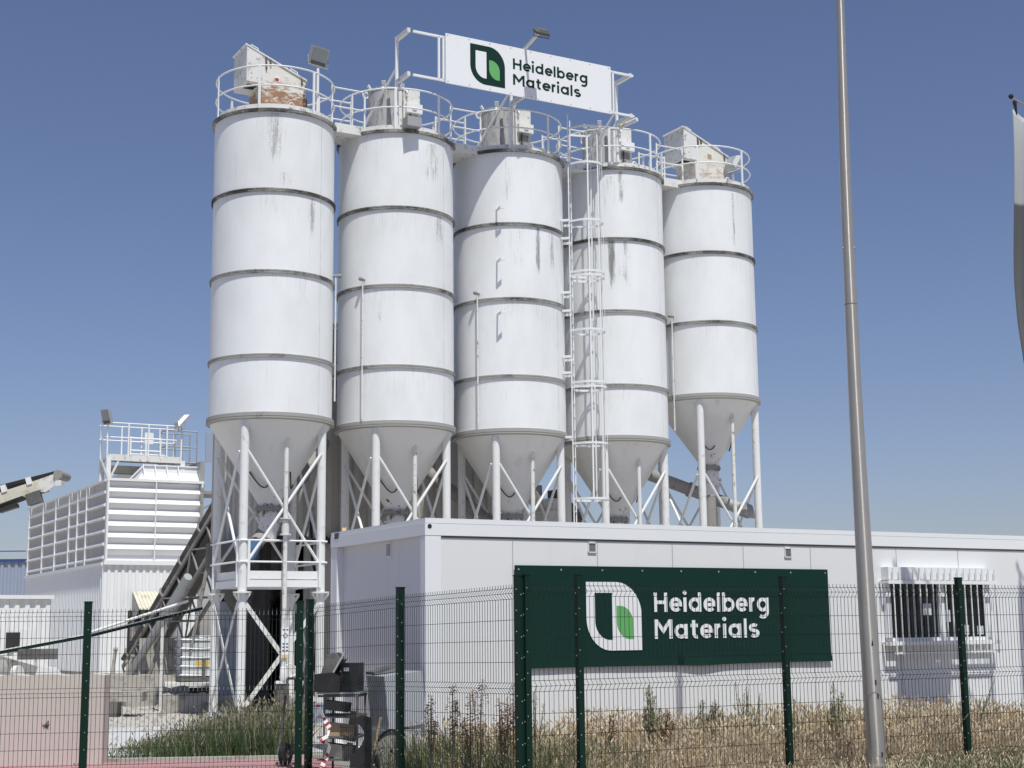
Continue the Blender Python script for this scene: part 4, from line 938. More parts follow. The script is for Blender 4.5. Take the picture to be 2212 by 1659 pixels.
# ------------------------------------------------------------------ boom conveyor, upper left
bp0, bp1 = onY(-75, 1086, 40.0), onY(126, 1025, 40.0)
t = thing('boom_conveyor', 'raised boom conveyor with black belt and dusty cream side beam against the sky', 'conveyor', bp0, 0)
P1 = Vector(bp1) - Vector(bp0); d = P1.normalized(); sd_ = Vector((0, 1, 0)); up = sd_.cross(d) * -1
if up.z < 0: up = -up
L = P1.length
b = MB(); b.bar(-up * .16, d * (L - .55) - up * .12, .06, .27, up); b.bar(-up * .16 + sd_ * .7, d * (L - .55) - up * .12 + sd_ * .7, .06, .27, up); b.bar(-up * .34, d * (L - .8) - up * .30, .1, .07, up); b.build('side_beam', M['cream'], t, smooth=0)
b = MB(); b.prism([d * .0 + up * .24, d * (L - .05) + up * .12, d * (L + .0) + up * .04, d * .0 + up * .15], sd_ * .7); b.bar(-up * .43, d * (L - 1.0) - up * .34, .6, .03, up); b.build('belt', M['black'], t, smooth=0)
b = MB(); c = d * L; b.tube(c - sd_ * .05, c + sd_ * .75, .125, n=18); b.build('head_drum', M['dusty_steel'], t)
b = MB(); b.prism([d * (L - .75) + up * .02, d * (L - .1) + up * .05, d * (L - .05) - up * .22, d * (L - .45) - up * .36, d * (L - .75) - up * .24], sd_ * .04); b.box(d * (L - .02) - up * .25, (.16, .3, .14)); b.build('head_plate', M['offwhite'], t, smooth=0)
b = MB(); b.box(d * (L - .78) - up * .44, (.36, .3, .3), Matrix.Rotation(-.3, 3, 'Y')); b.box(d * (L - 1.5) - up * .5, (.5, .2, .1), Matrix.Rotation(-.3, 3, 'Y')); b.build('drive_motor', M['dark_steel'], t, smooth=0)
for f in (.8, 1.5):
    b = MB(); c = d * (L - f) + up * .06; b.box(c, (.14, .12, .20), Matrix.Rotation(-.3, 3, 'Y')); b.build('roller_guard', M['white'], t, smooth=0)
b = MB(); b.prism([-up * .45, d * (L - 1.2) - up * .42, d * (L - 2.1) - up * .58, -up * .85], sd_ * .05); b.build('dust_skirt', M['grey_steel'], t, smooth=0)
b = MB(); b.bar(d * .3 - up * .5, Vector((d.x * .3, d.y * .3, -bp0.z)), .12, .12); b.bar(d * .3 - up * .5 + sd_ * .7, Vector((d.x * .3, d.y * .3 + .7, -bp0.z)), .12, .12); b.build('support_leg', M['dusty_steel'], t, smooth=0)
# ------------------------------------------------------------------ far sheds on the left
q = onY(54, 1250, 62.0); q.z = 0
t = thing('blue_shed', 'distant blue grey ribbed shed with a dark blue eave at the left edge', 'building', q, 0)
def fp(px, py): return loc(t, onP(px, py, q, Vector((0, 1, 0))))
b = MB(); ribbed(b, (-14, 0), (1.5, 0), 0.02, fp(20, 1213).z, .3, .05, (0, -1)); b.span((-14, .1, .02), (1.5, 9, fp(20, 1213).z)); b.build('wall', M['clad_blue'], t, smooth=0)
b = MB(); b.span((-14, -.12, fp(20, 1213).z), (1.5, 9, fp(20, 1208).z)); b.build('eave', M['blue_trim'], t, smooth=0)
b = MB(); b.tube((-14, 2, fp(20, 1182).z), (1.5, 2, fp(20, 1184).z), .05, n=6)
for x in (-9, -4, 1): b.bar((x, 2, fp(20, 1208).z), (x, 2, fp(20, 1182).z), .06, .06)
b.build('roof_rail', M['clad_blue'], t, smooth=0)
q = onY(108, 1350, 40.5); q.z = 0
t = thing('low_shed', 'low white ribbed shed with an open dark window at the left edge', 'building', q, rad(38))
nl = Vector((math.cos(rad(38 + 90)), math.sin(rad(38 + 90)), 0))
def fp(px, py): return loc(t, onP(px, py, q, nl))
xa = -9.0; zt0 = fp(108, 1291).z
b = MB(); ribbed(b, (xa, 0), (0, 0), .02, zt0 - .05, .28, .04, (0, -1)); b.build('wall', M['clad_white'], t, smooth=0)
b = MB(); b.span((-.05, .06, .02), (0, 2.2, zt0 - .04)); b.build('wall', M['clad_white'], t, smooth=0)
b = MB(); b.span((xa, -.12, zt0 - .04), (.04, 2.3, zt0 + .06)); b.build('roof', M['clad_white'], t, smooth=0)
a_, c_ = fp(10, 1408), fp(42, 1366)
b = MB(); b.span((a_.x, -.055, a_.z), (c_.x, -.03, c_.z)); b.build('window', M['dark_room'], t, smooth=0)
b = MB(); b.span((c_.x, -.075, a_.z), (c_.x + (c_.x - a_.x) * .9, -.045, c_.z + .08)); b.build('shutter_leaf', M['clad_white'], t, smooth=0)
b = MB(); b.span((a_.x - .7, -.075, a_.z - .1), (a_.x - .05, -.045, c_.z + .04)); b.build('shutter_leaf', M['clad_white'], t, smooth=0)
# ------------------------------------------------------------------ welded mesh fences
WZ = [0.03, .25, .45, .65, .85, .95, 1.15, 1.35, 1.55, 1.75, 1.85, 2.005]      # horizontal wires of a 2.03 m panel (plus the fold wires)
FOLDS = [(.15, .25), (1.02, 1.12), (1.895, 1.995)]
HZ = [.02, .15, .20, .25, .43, .62, .82, 1.02, 1.07, 1.12, 1.31, 1.51, 1.70, 1.895, 1.945, 1.995]
def fold_y(z):
    for a, c in FOLDS:
        m = (a + c) / 2
        if a <= z <= c: return .042 * (1 - abs(z - m) / (c - a) * 2)
    return 0.0
def mesh_panel(L, z0, z1s, out):
    """wires in local x (along), y; out = -1/+1 side the folds stand out to; z0/z1s: heights of foot at both ends"""
    b = MB(); n = int(round(L / .05)); r = .0032
    zs = sorted(set([0.0, 2.03] + HZ))
    dz = lambda f: z0 + (z1s - z0) * f
    def wire(pts):
        k = len(b.v)
        vs = []
        for p in pts:
            for q in range(3):
                a = q * 2.0944 + .5; vs.append((p[0] + (r * math.cos(a) if abs(pts[-1][2] - pts[0][2]) > .5 else 0), p[1] + r * (math.sin(a) if abs(pts[-1][2] - pts[0][2]) > .5 else math.cos(a)), p[2] + (0 if abs(pts[-1][2] - pts[0][2]) > .5 else r * math.sin(a))))
        fs = []
        for i in range(len(pts) - 1):
            for q in range(3): fs.append((i * 3 + q, i * 3 + (q + 1) % 3, (i + 1) * 3 + (q + 1) % 3, (i + 1) * 3 + q))
        b.add(vs, fs)
    vz = [0.0, .15, .2, .25, 1.02, 1.07, 1.12, 1.895, 1.945, 1.995, 2.03]
    for i in range(n + 1):
        x = L * i / n; wire([(x, out * fold_y(z), z + dz(i / n)) for z in vz])
    for z in HZ: wire([(0, out * (fold_y(z) + .005), z + dz(0)), (L, out * (fold_y(z) + .005), z + dz(1))])
    return b
def fence(label, A, dirv, marks, foot, top, out, group='green welded mesh fences', hw=.03):
    """marks: post positions along the run; foot: z of panel foot at each mark; top: post top z at each mark"""
    d = Vector(dirv).normalized(); t = thing('mesh_fence', label, 'fence', (A[0], A[1], 0), math.atan2(d.y, d.x), group)
    for k, m in enumerate(marks):
        b = MB(); b.span((m - hw, -hw, -.05), (m + hw, hw, top[k])); b.span((m - hw - .005, -hw - .005, top[k]), (m + hw + .005, hw + .005, top[k] + .014)); p = b.build('post', M['fence_post'], t, smooth=0)
        c = MB(); z = top[k] - .12
        while z > .1: c.ball((m - .012, out * (hw + .001), z), .0065, 6, 4); c.ball((m - hw - .001, 0, z - .05), .006, 6, 4); z -= .195
        c.build('fixings', M['bolt'], p)
        if k < len(marks) - 1:
            L = marks[k + 1] - m - .05; pb = mesh_panel(L, foot[k], foot[k + 1], out)
            pb.v = [(x + m + .025, y, z) for x, y, z in pb.v]; pb.build('mesh_panel', M['fence_wire'], t, smooth=0)
    return t
F0 = Vector((.104, 13.95, 0)); dU = U
fence('green mesh fence run in front of the wall sign and the office window', F0, U, [0.01, .58, 3.06, 5.55, 8.05], [.02] * 5, [2.11, 2.115, 2.115, 2.12, 2.12], -1)
aB = rad(31.5); dB = Vector((-math.sin(aB), math.cos(aB), 0))
fence('green mesh fence run seen edge on, from the corner post back towards the gate', F0 + Vector((-.06, .01, 0)), dB, [0.0, 2.42, 4.80], [.0, -.04, -.11], [2.10, 2.06, 1.985], 1, hw=.036)
g0 = Vector(onY(647, 1400, 17.95)); g0.z = 0; g1 = Vector(onY(186, 1450, 17.55)); dl = (g1 - g0); dl.z = 0
fence('green mesh fence run at the left, before the concrete wall and pink strip', g0, dl, [0.0, dl.length, dl.length + 2.5], [-.13, -.13, -.13], [1.965, 1.975, 1.96], 1, hw=.042)
# ------------------------------------------------------------------ lamp post
PY = 15.55
pb = onY(1893, 1650, PY); base = Vector((pb.x + .0, PY, 0))
lpt = thing('lamp_post', 'tall tapering galvanised lamp post in front of the fence', 'lamp post', base, 0)
pts = [onY(x / 1.8228, y / 1.8228, PY) - base for x, y in ((3457, 3040), (3426, 2600), (3392, 2000), (3369.5, 1600), (3341, 1000), (3325.5, 600), (3308, 0))]
hw = [74, 71.5, 61.5, 54, 47, 42.6, 31.4]
rr = [w_ / 1.8228 / 2 * (PY * .985 + (p.z - 1.6) * .164) / FPX for w_, p in zip(hw, pts)]
dr = (pts[-1] - pts[-2]); top = pts[-1] + dr.normalized() * max(.2, 9.42 - pts[-1].z)
zj = onY(1839, 657.5, PY).z
def pole_at(z):
    for i in range(len(pts) - 1):
        if pts[i].z <= z <= pts[i + 1].z: f = (z - pts[i].z) / (pts[i + 1].z - pts[i].z); return pts[i].lerp(pts[i + 1], f), rr[i] + (rr[i + 1] - rr[i]) * f
    return pts[-1], rr[-1]
low = [(Vector((pts[0].x - .012, 0, .02)), rr[0] + .004)] + [pole_at(z) for z in (.45, .8, 1.6, 2.5, 3.3, 4.1, zj - .01)]
b = MB(); b.path([p for p, r in low], [r for p, r in low], 28); lo_ = b.build('lower_shaft', M['galv'], lpt)
up_ = [(pole_at(zj)[0], pole_at(zj)[1] * .985)] + [pole_at(z) for z in (zj + .8, zj + 1.6, pts[-2].z, pts[-1].z)] + [(top, .036)]
b = MB(); b.path([p for p, r in up_], [r for p, r in up_], 24); us = b.build('upper_shaft', M['galv'], lpt)
b = MB(); c, r = pole_at(zj); b.lathe([(r * .96, -.012), (r * 1.005, -.010), (r * 1.005, .004), (r * .9, .008)], 24, c); b.build('joint', M['gap'], lpt)
c, r = pole_at(zj + .62); b = MB()
for a in (-2.9, -.35): b.tube((c.x + r * .9 * math.cos(a), c.y + r * .9 * math.sin(a), c.z), (c.x + r * 1.14 * math.cos(a), c.y + r * 1.14 * math.sin(a), c.z), .012, n=8)
b.build('set_screws', M['lamp_body'], us)
# access door outline and collar
b = MB()
def on_pole(a, z, k=1.003):
    c, r = pole_at(z); return Vector((c.x + r * k * math.cos(a), c.y + r * k * math.sin(a), c.z))
A0, A1 = -2.35, -.7; zb0, zb1 = .30, .94; path_ = []
for q in range(9): path_.append((A0 + (A1 - A0) * (.5 - .5 * math.cos(math.pi * q / 8)), zb1 - .10 + .10 * math.sin(math.pi * q / 8)))
for q in range(9): path_.append((A1 - (A1 - A0) * (.5 - .5 * math.cos(math.pi * q / 8)), zb0 + .10 - .10 * math.sin(math.pi * q / 8)))
b.path([on_pole(a, z) for a, z in path_], .0032, 4, closed=True); b.build('access_door', M['gap'], lo_)
b = MB()
for a, z in ((-1.35, 1.04), (-1.2, .90), (-1.2, .32)): p = on_pole(a, z); b.box(p, (.012, .012, .05))
p = on_pole(-1.45, 1.43); b.prism([p + Vector((-.012, -.002, -.02)), p + Vector((.012, -.002, -.02)), p + Vector((0, -.002, .045))], (0, .004, 0))
b.build('dark_marks', M['black'], lo_, smooth=0)
b = MB(); b.path([Vector((pts[0].x - .012, 0, 0.0)), pole_at(.24)[0] + Vector((0, 0, -.02))], [rr[0] + .012, rr[0] + .010], 28); b.build('base_collar', M['conc_grey'], lpt)
b = MB(); b.tube(top - Vector((0, 0, .02)), top + Vector((0, 0, .12)), .03, n=10); b.build('spigot', M['lamp_body'], lpt)
# ------------------------------------------------------------------ flag at the right edge
tip = onY(2186, 213, 18.6); fb = Vector((tip.x + 1.85, 18.75, 0))
fl_ = thing('flag', 'white banner flag hanging from a slanted arm at the right edge', 'flag', fb, 0)
b = MB(); b.tube((0, 0, 0), (0, 0, 8.9), .05, .035, n=14); b.build('flag_pole', M['galv'], fl_)
tl_ = tip - fb; b = MB(); b.tube((0, 0, tl_.z - .95), tl_, .018, n=8); b.build('arm', M['galv'], fl_)
b = MB(); b.ball(tl_ + Vector((-.01, 0, .03)), .035, 10, 6); b.tube(tl_ + Vector((.03, 0, -.04)), tl_ + Vector((.05, 0, -.22)), .03, .008, n=8); b.build('finial', M['black'], fl_)
edge = [(2187, 236), (2187, 300), (2189, 400), (2191, 500), (2193, 600), (2199, 700), (2208, 780), (2222, 850)]
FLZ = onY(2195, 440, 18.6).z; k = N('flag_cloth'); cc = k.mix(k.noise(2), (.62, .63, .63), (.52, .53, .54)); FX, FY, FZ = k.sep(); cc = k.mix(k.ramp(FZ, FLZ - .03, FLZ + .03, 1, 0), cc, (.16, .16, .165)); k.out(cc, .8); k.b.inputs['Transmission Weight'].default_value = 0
tr = k.n('BsdfTranslucent'); k.put(tr.inputs[0], cc); ms = k.n('MixShader'); ms.inputs[0].default_value = .35
k.t.links.new(k.b.outputs[0], ms.inputs[1]); k.t.links.new(tr.outputs[0], ms.inputs[2]); k.t.links.new(ms.outputs[0], k.t.nodes['Material Output'].inputs[0])
b = MB(); nr, nc_ = 34, 26; vs = []
for j in range(nr + 1):
    f = j / nr * (len(edge) - 1); i0 = min(int(f), len(edge) - 2); g_ = f - i0
    px = edge[i0][0] * (1 - g_) + edge[i0 + 1][0] * g_; py = edge[i0][1] * (1 - g_) + edge[i0 + 1][1] * g_
    e = onY(px, py, 18.6) - fb
    for i in range(nc_ + 1):
        s = i / nc_; wv = .10 * math.sin(s * 15 + j * .06) * min(1, s * 4) * (1 - .3 * j / nr)
        zt2 = -.75 * s * (1 - j / nr) if True else 0
        vs.append((e.x * (1 - s) + (e.x + .98) * s, e.y * (1 - s) + wv - .05 * math.sin(j * .25 + s * 5), e.z + zt2 - .25 * s * j / nr))
m_ = len(vs); fs = []
for j in range(nr):
    for i in range(nc_): a = j * (nc_ + 1) + i; fs.append((a, a + 1, a + nc_ + 2, a + nc_ + 1))
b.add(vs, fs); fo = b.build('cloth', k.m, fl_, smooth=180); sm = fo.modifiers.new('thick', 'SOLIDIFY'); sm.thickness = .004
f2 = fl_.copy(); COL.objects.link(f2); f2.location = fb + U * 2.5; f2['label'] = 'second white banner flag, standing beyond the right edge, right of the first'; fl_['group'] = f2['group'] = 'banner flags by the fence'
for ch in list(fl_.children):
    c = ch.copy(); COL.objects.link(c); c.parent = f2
# ------------------------------------------------------------------ left foreground: concrete wall and what lies behind it
cw0 = onY(222, 1560, 19.0); ztopw = onY(150, 1457, 19.1).z
cw = thing('concrete_wall', 'thick pinkish concrete wall behind the left fence', 'wall', (cw0.x, 19.0, 0), rad(2.0))
b = MB()
pr = [(0, 0, 0), (0, 0, ztopw), (0, .32, ztopw), (0, .32, 0)]
nn_ = 40; top_ = [(-6.5 + 6.5 * i / nn_, ztopw + rng.uniform(-.012, .012)) for i in range(nn_ + 1)]
b.prism([(-6.5, 0, 0)] + [(x, 0, z) for x, z in top_] + [(0, 0, 0)], (0, .34, 0)); b.build('block', M['conc'], cw, smooth=0)
b = MB()
for px, py in ((103, 1565), (166, 1656)):
    p = loc(cw, onP(px, py, Vector(cw.location), Vector((0, 1, 0)))); b.ball((p.x, .005, p.z), .030, 8, 5)
    for q in range(6): a = rng.uniform(0, 6.28); b.bar((p.x, -.004, p.z), (p.x + .06 * math.cos(a), -.004, p.z + .05 * math.sin(a)), .012, .006)
b.build('anchor_holes', M['dark_steel'], cw)
q = onY(40, 1445, 24.0)
t = thing('scrap_machine', 'grey drum and plates of a parked machine behind the concrete wall', 'machine', (q.x, 24.0, 0), .3)
b = MB(); b.tube((-.6, 0, .95), (-.2, .1, 1.02), .26, n=16); b.tube((-.75, -.1, 1.15), (-.9, .2, 1.25), .22, n=14); b.box((.1, .2, .85), (1.0, .5, .6), Matrix.Rotation(.3, 3, 'Y')); b.build('drum', M['dusty_steel'], t)
b = MB(); b.prism([(.15, -.1, .6), (.75, -.1, .85), (.6, -.1, 1.08), (.3, -.1, 1.12)], (0, .5, 0)); b.tube((-.05, -.2, 1.02), (.02, -.25, 1.02), .12, n=14); b.build('plate', M['white_dirty'], t, smooth=0)
b = MB(); b.box((.28, .6, 1.30), (.62, .3, .17)); b.bar((-.6, .4, 1.5), (-.5, .4, .4), .1, .1); b.build('gear_box', M['dark_steel'], t, smooth=0)
q = onY(170, 1450, 30); t = thing('concrete_slab', 'dusty grey concrete slab lying behind the wall at the left', 'slab', (q.x, 30.0, 0), .1)
b = MB(); b.box((0, 0, .42), (2.6, .8, .18), Matrix.Rotation(.03, 3, 'Y')); b.box((-.5, 0, .16), (.4, .6, .32)); b.box((.6, .1, .17), (.4, .6, .34)); b.build('slab_block', M['conc_grey'], t, smooth=0)
for k, (px, lean, hh) in enumerate(((238, .02, 1.2), (408 / 1.8228 + 15, .06, 1.0), (283, -.02, .85))):
    q = onY(px + (0 if k != 1 else 18), 1471, 41.5); t = thing('marker_stake', ['dusty stake leaning on the left end of the white bin wall', 'thin stake with frayed tape before the white bin wall', 'short pale stake near the dark loading opening'][k], 'stake', (q.x, 41.5, 0), 0)
    b = MB(); b.tube((0, 0, 0), (lean * 6, .0, hh), .05, n=8); b.ball((lean * 6, 0, hh), .07, 8, 5); b.build('stake', M['conc_grey'], t)
# cable tray beam climbing from the left
t0, t1, t2 = onY(-60, 1421, 31), onY(197, 1373, 31.5), onY(438, 1314, 32)
tt = thing('cable_tray', 'slender dark green cable tray with white edge climbing past the bins', 'tray', t0, 0)
b = MB(); b.bar((0, 0, 0), t1 - t0, .06, .065); b.bar(t1 - t0, t2 - t0, .06, .06); b.build('tray', M['fence_post'], tt, smooth=0)
b = MB(); b.bar(Vector((0, -.02, .045)), t1 - t0 + Vector((0, -.02, .045)), .05, .02); b.bar(t1 - t0 + Vector((0, -.02, .042)), t2 - t0 + Vector((0, -.02, .042)), .05, .02); b.build('white_edge', M['rail'], tt, smooth=0)
b = MB(); b.tube(t1 - t0 + Vector((0, -.05, .07)), onY(407, 1298, 31.8) - t0, .03, n=8); b.build('conduit', M['rail'], tt)
b = MB(); b.bar(onY(352, 1338, 31.9) - t0, Vector((onY(352, 1338, 31.9) - t0).to_tuple()[:2] + (-t0.z,)), .06, .06); b.bar(Vector((1.3, 0, .1)), Vector((1.3, 0, -t0.z)), .06, .06); b.build('support_post', M['offwhite'], tt, smooth=0)
# tank in a cage on a flat trailer
ib = onY(390, 1497, 38.0)
t = thing('ibc_tank', 'white plastic tank in a wire cage standing on a low trailer', 'tank', (ib.x - .0, 38.0, .42), rad(20))
b = MB(); b.box((.5, .55, .60), (.95, 1.1, .95)); b.lathe([(.12, 1.07), (.12, 1.14), (.01, 1.14)], 14, (.5, .55, 0)); b.build('bottle', M['plastic'], t, smooth=0)
b = MB()
for z in (.16, .38, .6, .82, 1.04): b.path([(-.02, -.03, z), (1.02, -.03, z), (1.02, 1.17, z), (-.02, 1.17, z)], .024, 4, closed=True)
for q in range(6):
    for y in (0, 1.15): b.tube((.2 * q, y, .1), (.2 * q, y, 1.1), .013, n=4)
    b.tube((0, .23 * q, .1), (0, .23 * q, 1.1), .013, n=4); b.tube((1, .23 * q, .1), (1, .23 * q, 1.1), .013, n=4)
b.build('cage', M['lamp_body'], t)
b = MB(); b.box((.5, .57, .05), (1.05, 1.2, .1)); b.build('pallet', M['dark_steel'], t, smooth=0)
b = MB(); b.box((.52, -.022, .42), (.34, .01, .14)); b.build('yellow_label', M['yellow'], t, smooth=0)
b = MB(); b.box((.56, -.03, .32), (.09, .03, .5)); b.build('hose', M['dark_steel'], t, smooth=0)
t = thing('flat_trailer', 'low dusty flat trailer carrying the caged white tank', 'trailer', (ib.x - .15, 37.8, 0), rad(14))
b = MB(); b.span((-.2, -.3, .28), (2.4, 1.6, .40)); b.span((1.2, -.5, .40), (2.3, -.1, .62)); b.build('bed', M['white_dirty'], t, smooth=0)
for x in (.4, 1.8):
    b = MB(); b.tube((x, -.2, .2), (x, -.02, .2), .2, n=16); b.build('wheel', M['black'], t)
for k, (px, py, Y, sx, sy, h, lb) in enumerate(((320, 1502, 39.0, 3.2, .8, .55, 'long rough concrete kerb block under the white bins'), (440, 1538, 31.5, 1.7, .7, .36, 'broken grey concrete block in front of the caged tank'), (335, 1535, 34.5, 1.4, .7, .40, 'pale concrete block on the yard, left of the broken one'))):
    q = onY(px, py, Y); t = thing('concrete_block', lb, 'block', (q.x, Y, 0), rad(6 + 8 * k), 'concrete blocks in the yard')
    b = MB(); nx = 14; b.prism([(-sx / 2, -sy / 2, 0)] + [(-sx / 2 + sx * i / nx, -sy / 2, h + rng.uniform(-.035, .035)) for i in range(nx + 1)] + [(sx / 2, -sy / 2, 0)], (0, sy, 0)); b.build('block', M['conc_grey'], t, smooth=0)
q = onY(340, 1445, 41.0); t = thing('concrete_pier', 'weathered concrete pier beside the foot of the belt conveyor', 'pier', (q.x, 41.0, 0), rad(15))
b = MB(); b.box((0, 0, .75), (1.0, .8, 1.5)); b.build('block', M['conc_grey'], t, smooth=0)
q = onY(495, 1430, 33.5); t = thing('control_cabinet', 'tall grey control cabinet behind the legs of the leftmost silo', 'cabinet', (q.x, 33.5, 0), rad(8))
b = MB(); b.box((.2, 0, 1.25), (1.05, .6, 2.1)); b.build('case', M['cab_grey'], t, smooth=0)
b = MB(); b.box((-.15, -.305, 1.55), (.2, .01, .35)); b.build('notice', M['clad_blue'], t, smooth=0)
q = onY(612, 1512, 27.2); t = thing('bucket', 'small dark blue plastic crate lying under the leftmost silo', 'crate', (q.x + .55, 27.4, 0), .4)
b = MB(); b.box((0, 0, .16), (.42, .3, .32)); b.box((0, 0, .33), (.46, .34, .03)); b.build('shell', M['clad_blue'], t, smooth=0)
# ------------------------------------------------------------------ corner by the gate: discarded things against the office
def gp(px, py, Y): return onY(px, py, Y)
# white cabinet leaning against the office wall
q = gp(833, 1572, 17.35)
t = thing('steel_cabinet', 'pale grey steel cabinet tilted back against the office end wall', 'cabinet', (q.x, 17.35, 0), rad(33))
zt = loc(t, gp(833, 1456, 17.35)).z; zb = loc(t, q).z
rt = Matrix.Rotation(-.10, 3, 'Y')
b = MB(); b.box((.26, .22, (zt + zb) / 2), (.50, .44, zt - zb), rt); b.build('case', M['cab_grey'], t, smooth=0)
b = MB(); b.box((.24, .20, zb - .16), (.46, .40, .26)); b.build('plinth', M['cab_grey'], t, smooth=0)
b = MB(); b.box((.20, .40, zt + .05), (.40, .22, .03), Matrix.Rotation(-.25, 3, 'Y')); b.build('open_lid', M['dark_steel'], t, smooth=0)
# big curved black plates
q = gp(800, 1600, 16.75)
t = thing('curved_plate', 'black steel plate with a round cut-out standing on edge by the gate', 'plate', (q.x, 16.75, 0), 0)
def cp(cx, cy): return loc(t, gp(686.6 + (cx) / 3.167 / 1.8228 - .8, 1371.6 + cy / 3.167 / 1.8228, 16.75))
out_ = [(400, 1070), (450, 1040), (510, 1020), (570, 1010), (625, 1018), (670, 1040), (672, 1300), (670, 1660), (400, 1660), (415, 1500)]
inn = [(440, 1480), (500, 1430), (550, 1370), (580, 1290), (580, 1220), (560, 1165), (520, 1120), (460, 1090)]
b = MB(); b.prism([cp(*p) for p in out_ + inn], (0, .03, 0)); b.build('plate', M['plate'], t, smooth=0)
q = gp(865, 1600, 16.95)
t = thing('open_drum', 'dusty dark drum lying open between the black plate and the fence post', 'drum', (q.x, 16.95, 0), 0)
a_, c_ = cp(760, 1370), cp(850, 1370)
z_ = gp(865, 1605, 16.95).z
b = MB(); n = 26
zc_ = gp(865, 1590, 16.95).z + .05
b.lathe([(.24, -.02), (.25, .0), (.25, .42), (.235, .42), (.235, .02), (.02, .01)], n)
rm = Matrix.Rotation(rad(-104), 3, 'X') ; rz = Matrix.Rotation(rad(-35), 3, 'Z')
b.v = [tuple(rz @ (rm @ Vector(v)) + Vector((-.10, -.12, .30))) for v in b.v]; b.build('shell', M['dusty_steel'], t)
b = MB(); b.bar((-.34, -.02, .02), (-.22, .02, .66), .07, .025); b.build('plank', M['wood'], t, smooth=0)
# barrow-like kitchen rack
q = gp(728, 1650, 17.3)
t = thing('metal_rack', 'rusty metal rack on legs with boards on its shelves, by the gate', 'rack', (q.x, 17.3, 0), rad(-6))
z = lambda py: gp(728, py, 17.3).z
b = MB()
for x in (-.14, .24):
    for y in (-.05, .40): b.bar((x, y, .0), (x, y, z(1492)), .022, .022)
for py in (1503, 1548, 1592, 1640):
    for y in (-.05, .40): b.bar((-.22, y, z(py)), (.26, y, z(py)), .03, .025)
    b.bar((-.14, -.05, z(py)), (-.14, .4, z(py)), .03, .025); b.bar((.24, -.05, z(py)), (.24, .4, z(py)), .03, .025)
b.build('frame', M['dark_steel'], t, smooth=0)
b = MB(); b.box((.02, .18, z(1501) + .02), (.5, .5, .02)); b.build('top_tray', M['lamp_body'], t, smooth=0)
b = MB(); b.box((.02, .18, z(1546)), (.46, .44, .015)); b.box((.02, .18, z(1594)), (.44, .44, .015)); b.build('shelf', M['dark_steel'], t, smooth=0)
for (x, y, zz, s, m) in ((.04, .02, z(1580), (.30, .02, .18), 'wood'), (.16, .1, z(1570), (.10, .02, .34), 'wood'), (.0, .0, z(1525), (.28, .2, .10), 'black'), (.02, .05, z(1622), (.34, .2, .14), 'dark_steel'), (.14, .0, z(1618), (.07, .02, .14), 'wood')):
    b = MB(); b.box((x, y, zz), s, Matrix.Rotation(.12, 3, 'Y')); tag(b.build('offcut' if m == 'wood' else 'scrap_box', M[m], None, smooth=0), None)
    o = bpy.data.objects[-1] if False else COL.objects[-1]; o.matrix_world = Matrix.Translation(t.location) @ Matrix.Rotation(t.rotation_euler.z, 4, 'Z')
    k = {'wood': 0}.get(m, 1)
    tag(o, {(.04): 'wide wooden offcut leaning in the lower part of the metal rack', (.16): 'narrow upright board standing in the metal rack', (.0): 'black box on the second shelf of the metal rack', (.02): 'dark box on the bottom shelf of the metal rack', (.14): 'short brown board beside the dark box, at the foot of the rack'}[x], 'board' if m == 'wood' else 'box')
q = gp(712, 1500, 17.3)
t = thing('grill', 'black barbecue grill with its hood raised, on top of the metal rack', 'grill', (q.x, 17.3, z(1498) + .02), rad(-6))
b = MB(); b.prism([(-.16, -.1, 0), (.14, -.1, 0), (.14, -.1, .16), (.06, -.1, .22), (-.16, -.1, .20)], (0, .4, 0)); b.build('bowl', M['plate'], t, smooth=0)
b = MB(); b.prism([(-.10, -.06, .18), (.02, -.06, .16), (.14, -.06, .36), (.06, -.06, .44), (-.02, -.06, .42)], (0, .34, 0)); b.build('hood', M['dark_steel'], t, smooth=0)
b = MB(); b.bar((.05, -.08, .20), (.20, -.08, .46), .03, .02); b.build('handle', M['lamp_body'], t, smooth=0)
b = MB(); b.box((.23, .15, .15), (.20, .34, .34)); b.build('oven_box', M['plate'], t, smooth=0)
b = MB(); b.box((.20, -.03, .25), (.07, .01, .04)); b.build('knob_plate', M['rail'], t, smooth=0)
# hand truck wheel and pole by the gate
q = gp(617, 1616, 18.45)
t = thing('hand_truck', 'hand truck with a black wheel leaning by the gate posts', 'hand truck', (q.x, 18.45, 0), rad(70))
zz = q.z
b = MB(); b.lathe([(.05, -.035), (.115, -.04), (.135, -.025), (.135, .025), (.115, .04), (.05, .035)], 22); rm = Matrix.Rotation(rad(90), 3, 'X'); b.v = [tuple(rm @ Vector(v) + Vector((0, 0, .15))) for v in b.v]; w_ = b.build('wheel', M['black'], t)
b = MB(); b.lathe([(.01, -.02), (.06, -.02), (.06, .03), (.01, .04)], 16); b.v = [tuple(rm @ Vector(v) + Vector((0, 0, .15))) for v in b.v]; b.build('rim', M['lamp_body'], w_)
b = MB(); b.tube((0, -.06, .15), (.12, -.2, 1.05), .018, n=8); b.tube((0, .1, .15), (.12, .05, 1.05), .018, n=8); b.tube((.12, -.2, 1.05), (.12, .05, 1.05), .018, n=8); b.build('frame', M['dark_steel'], t)
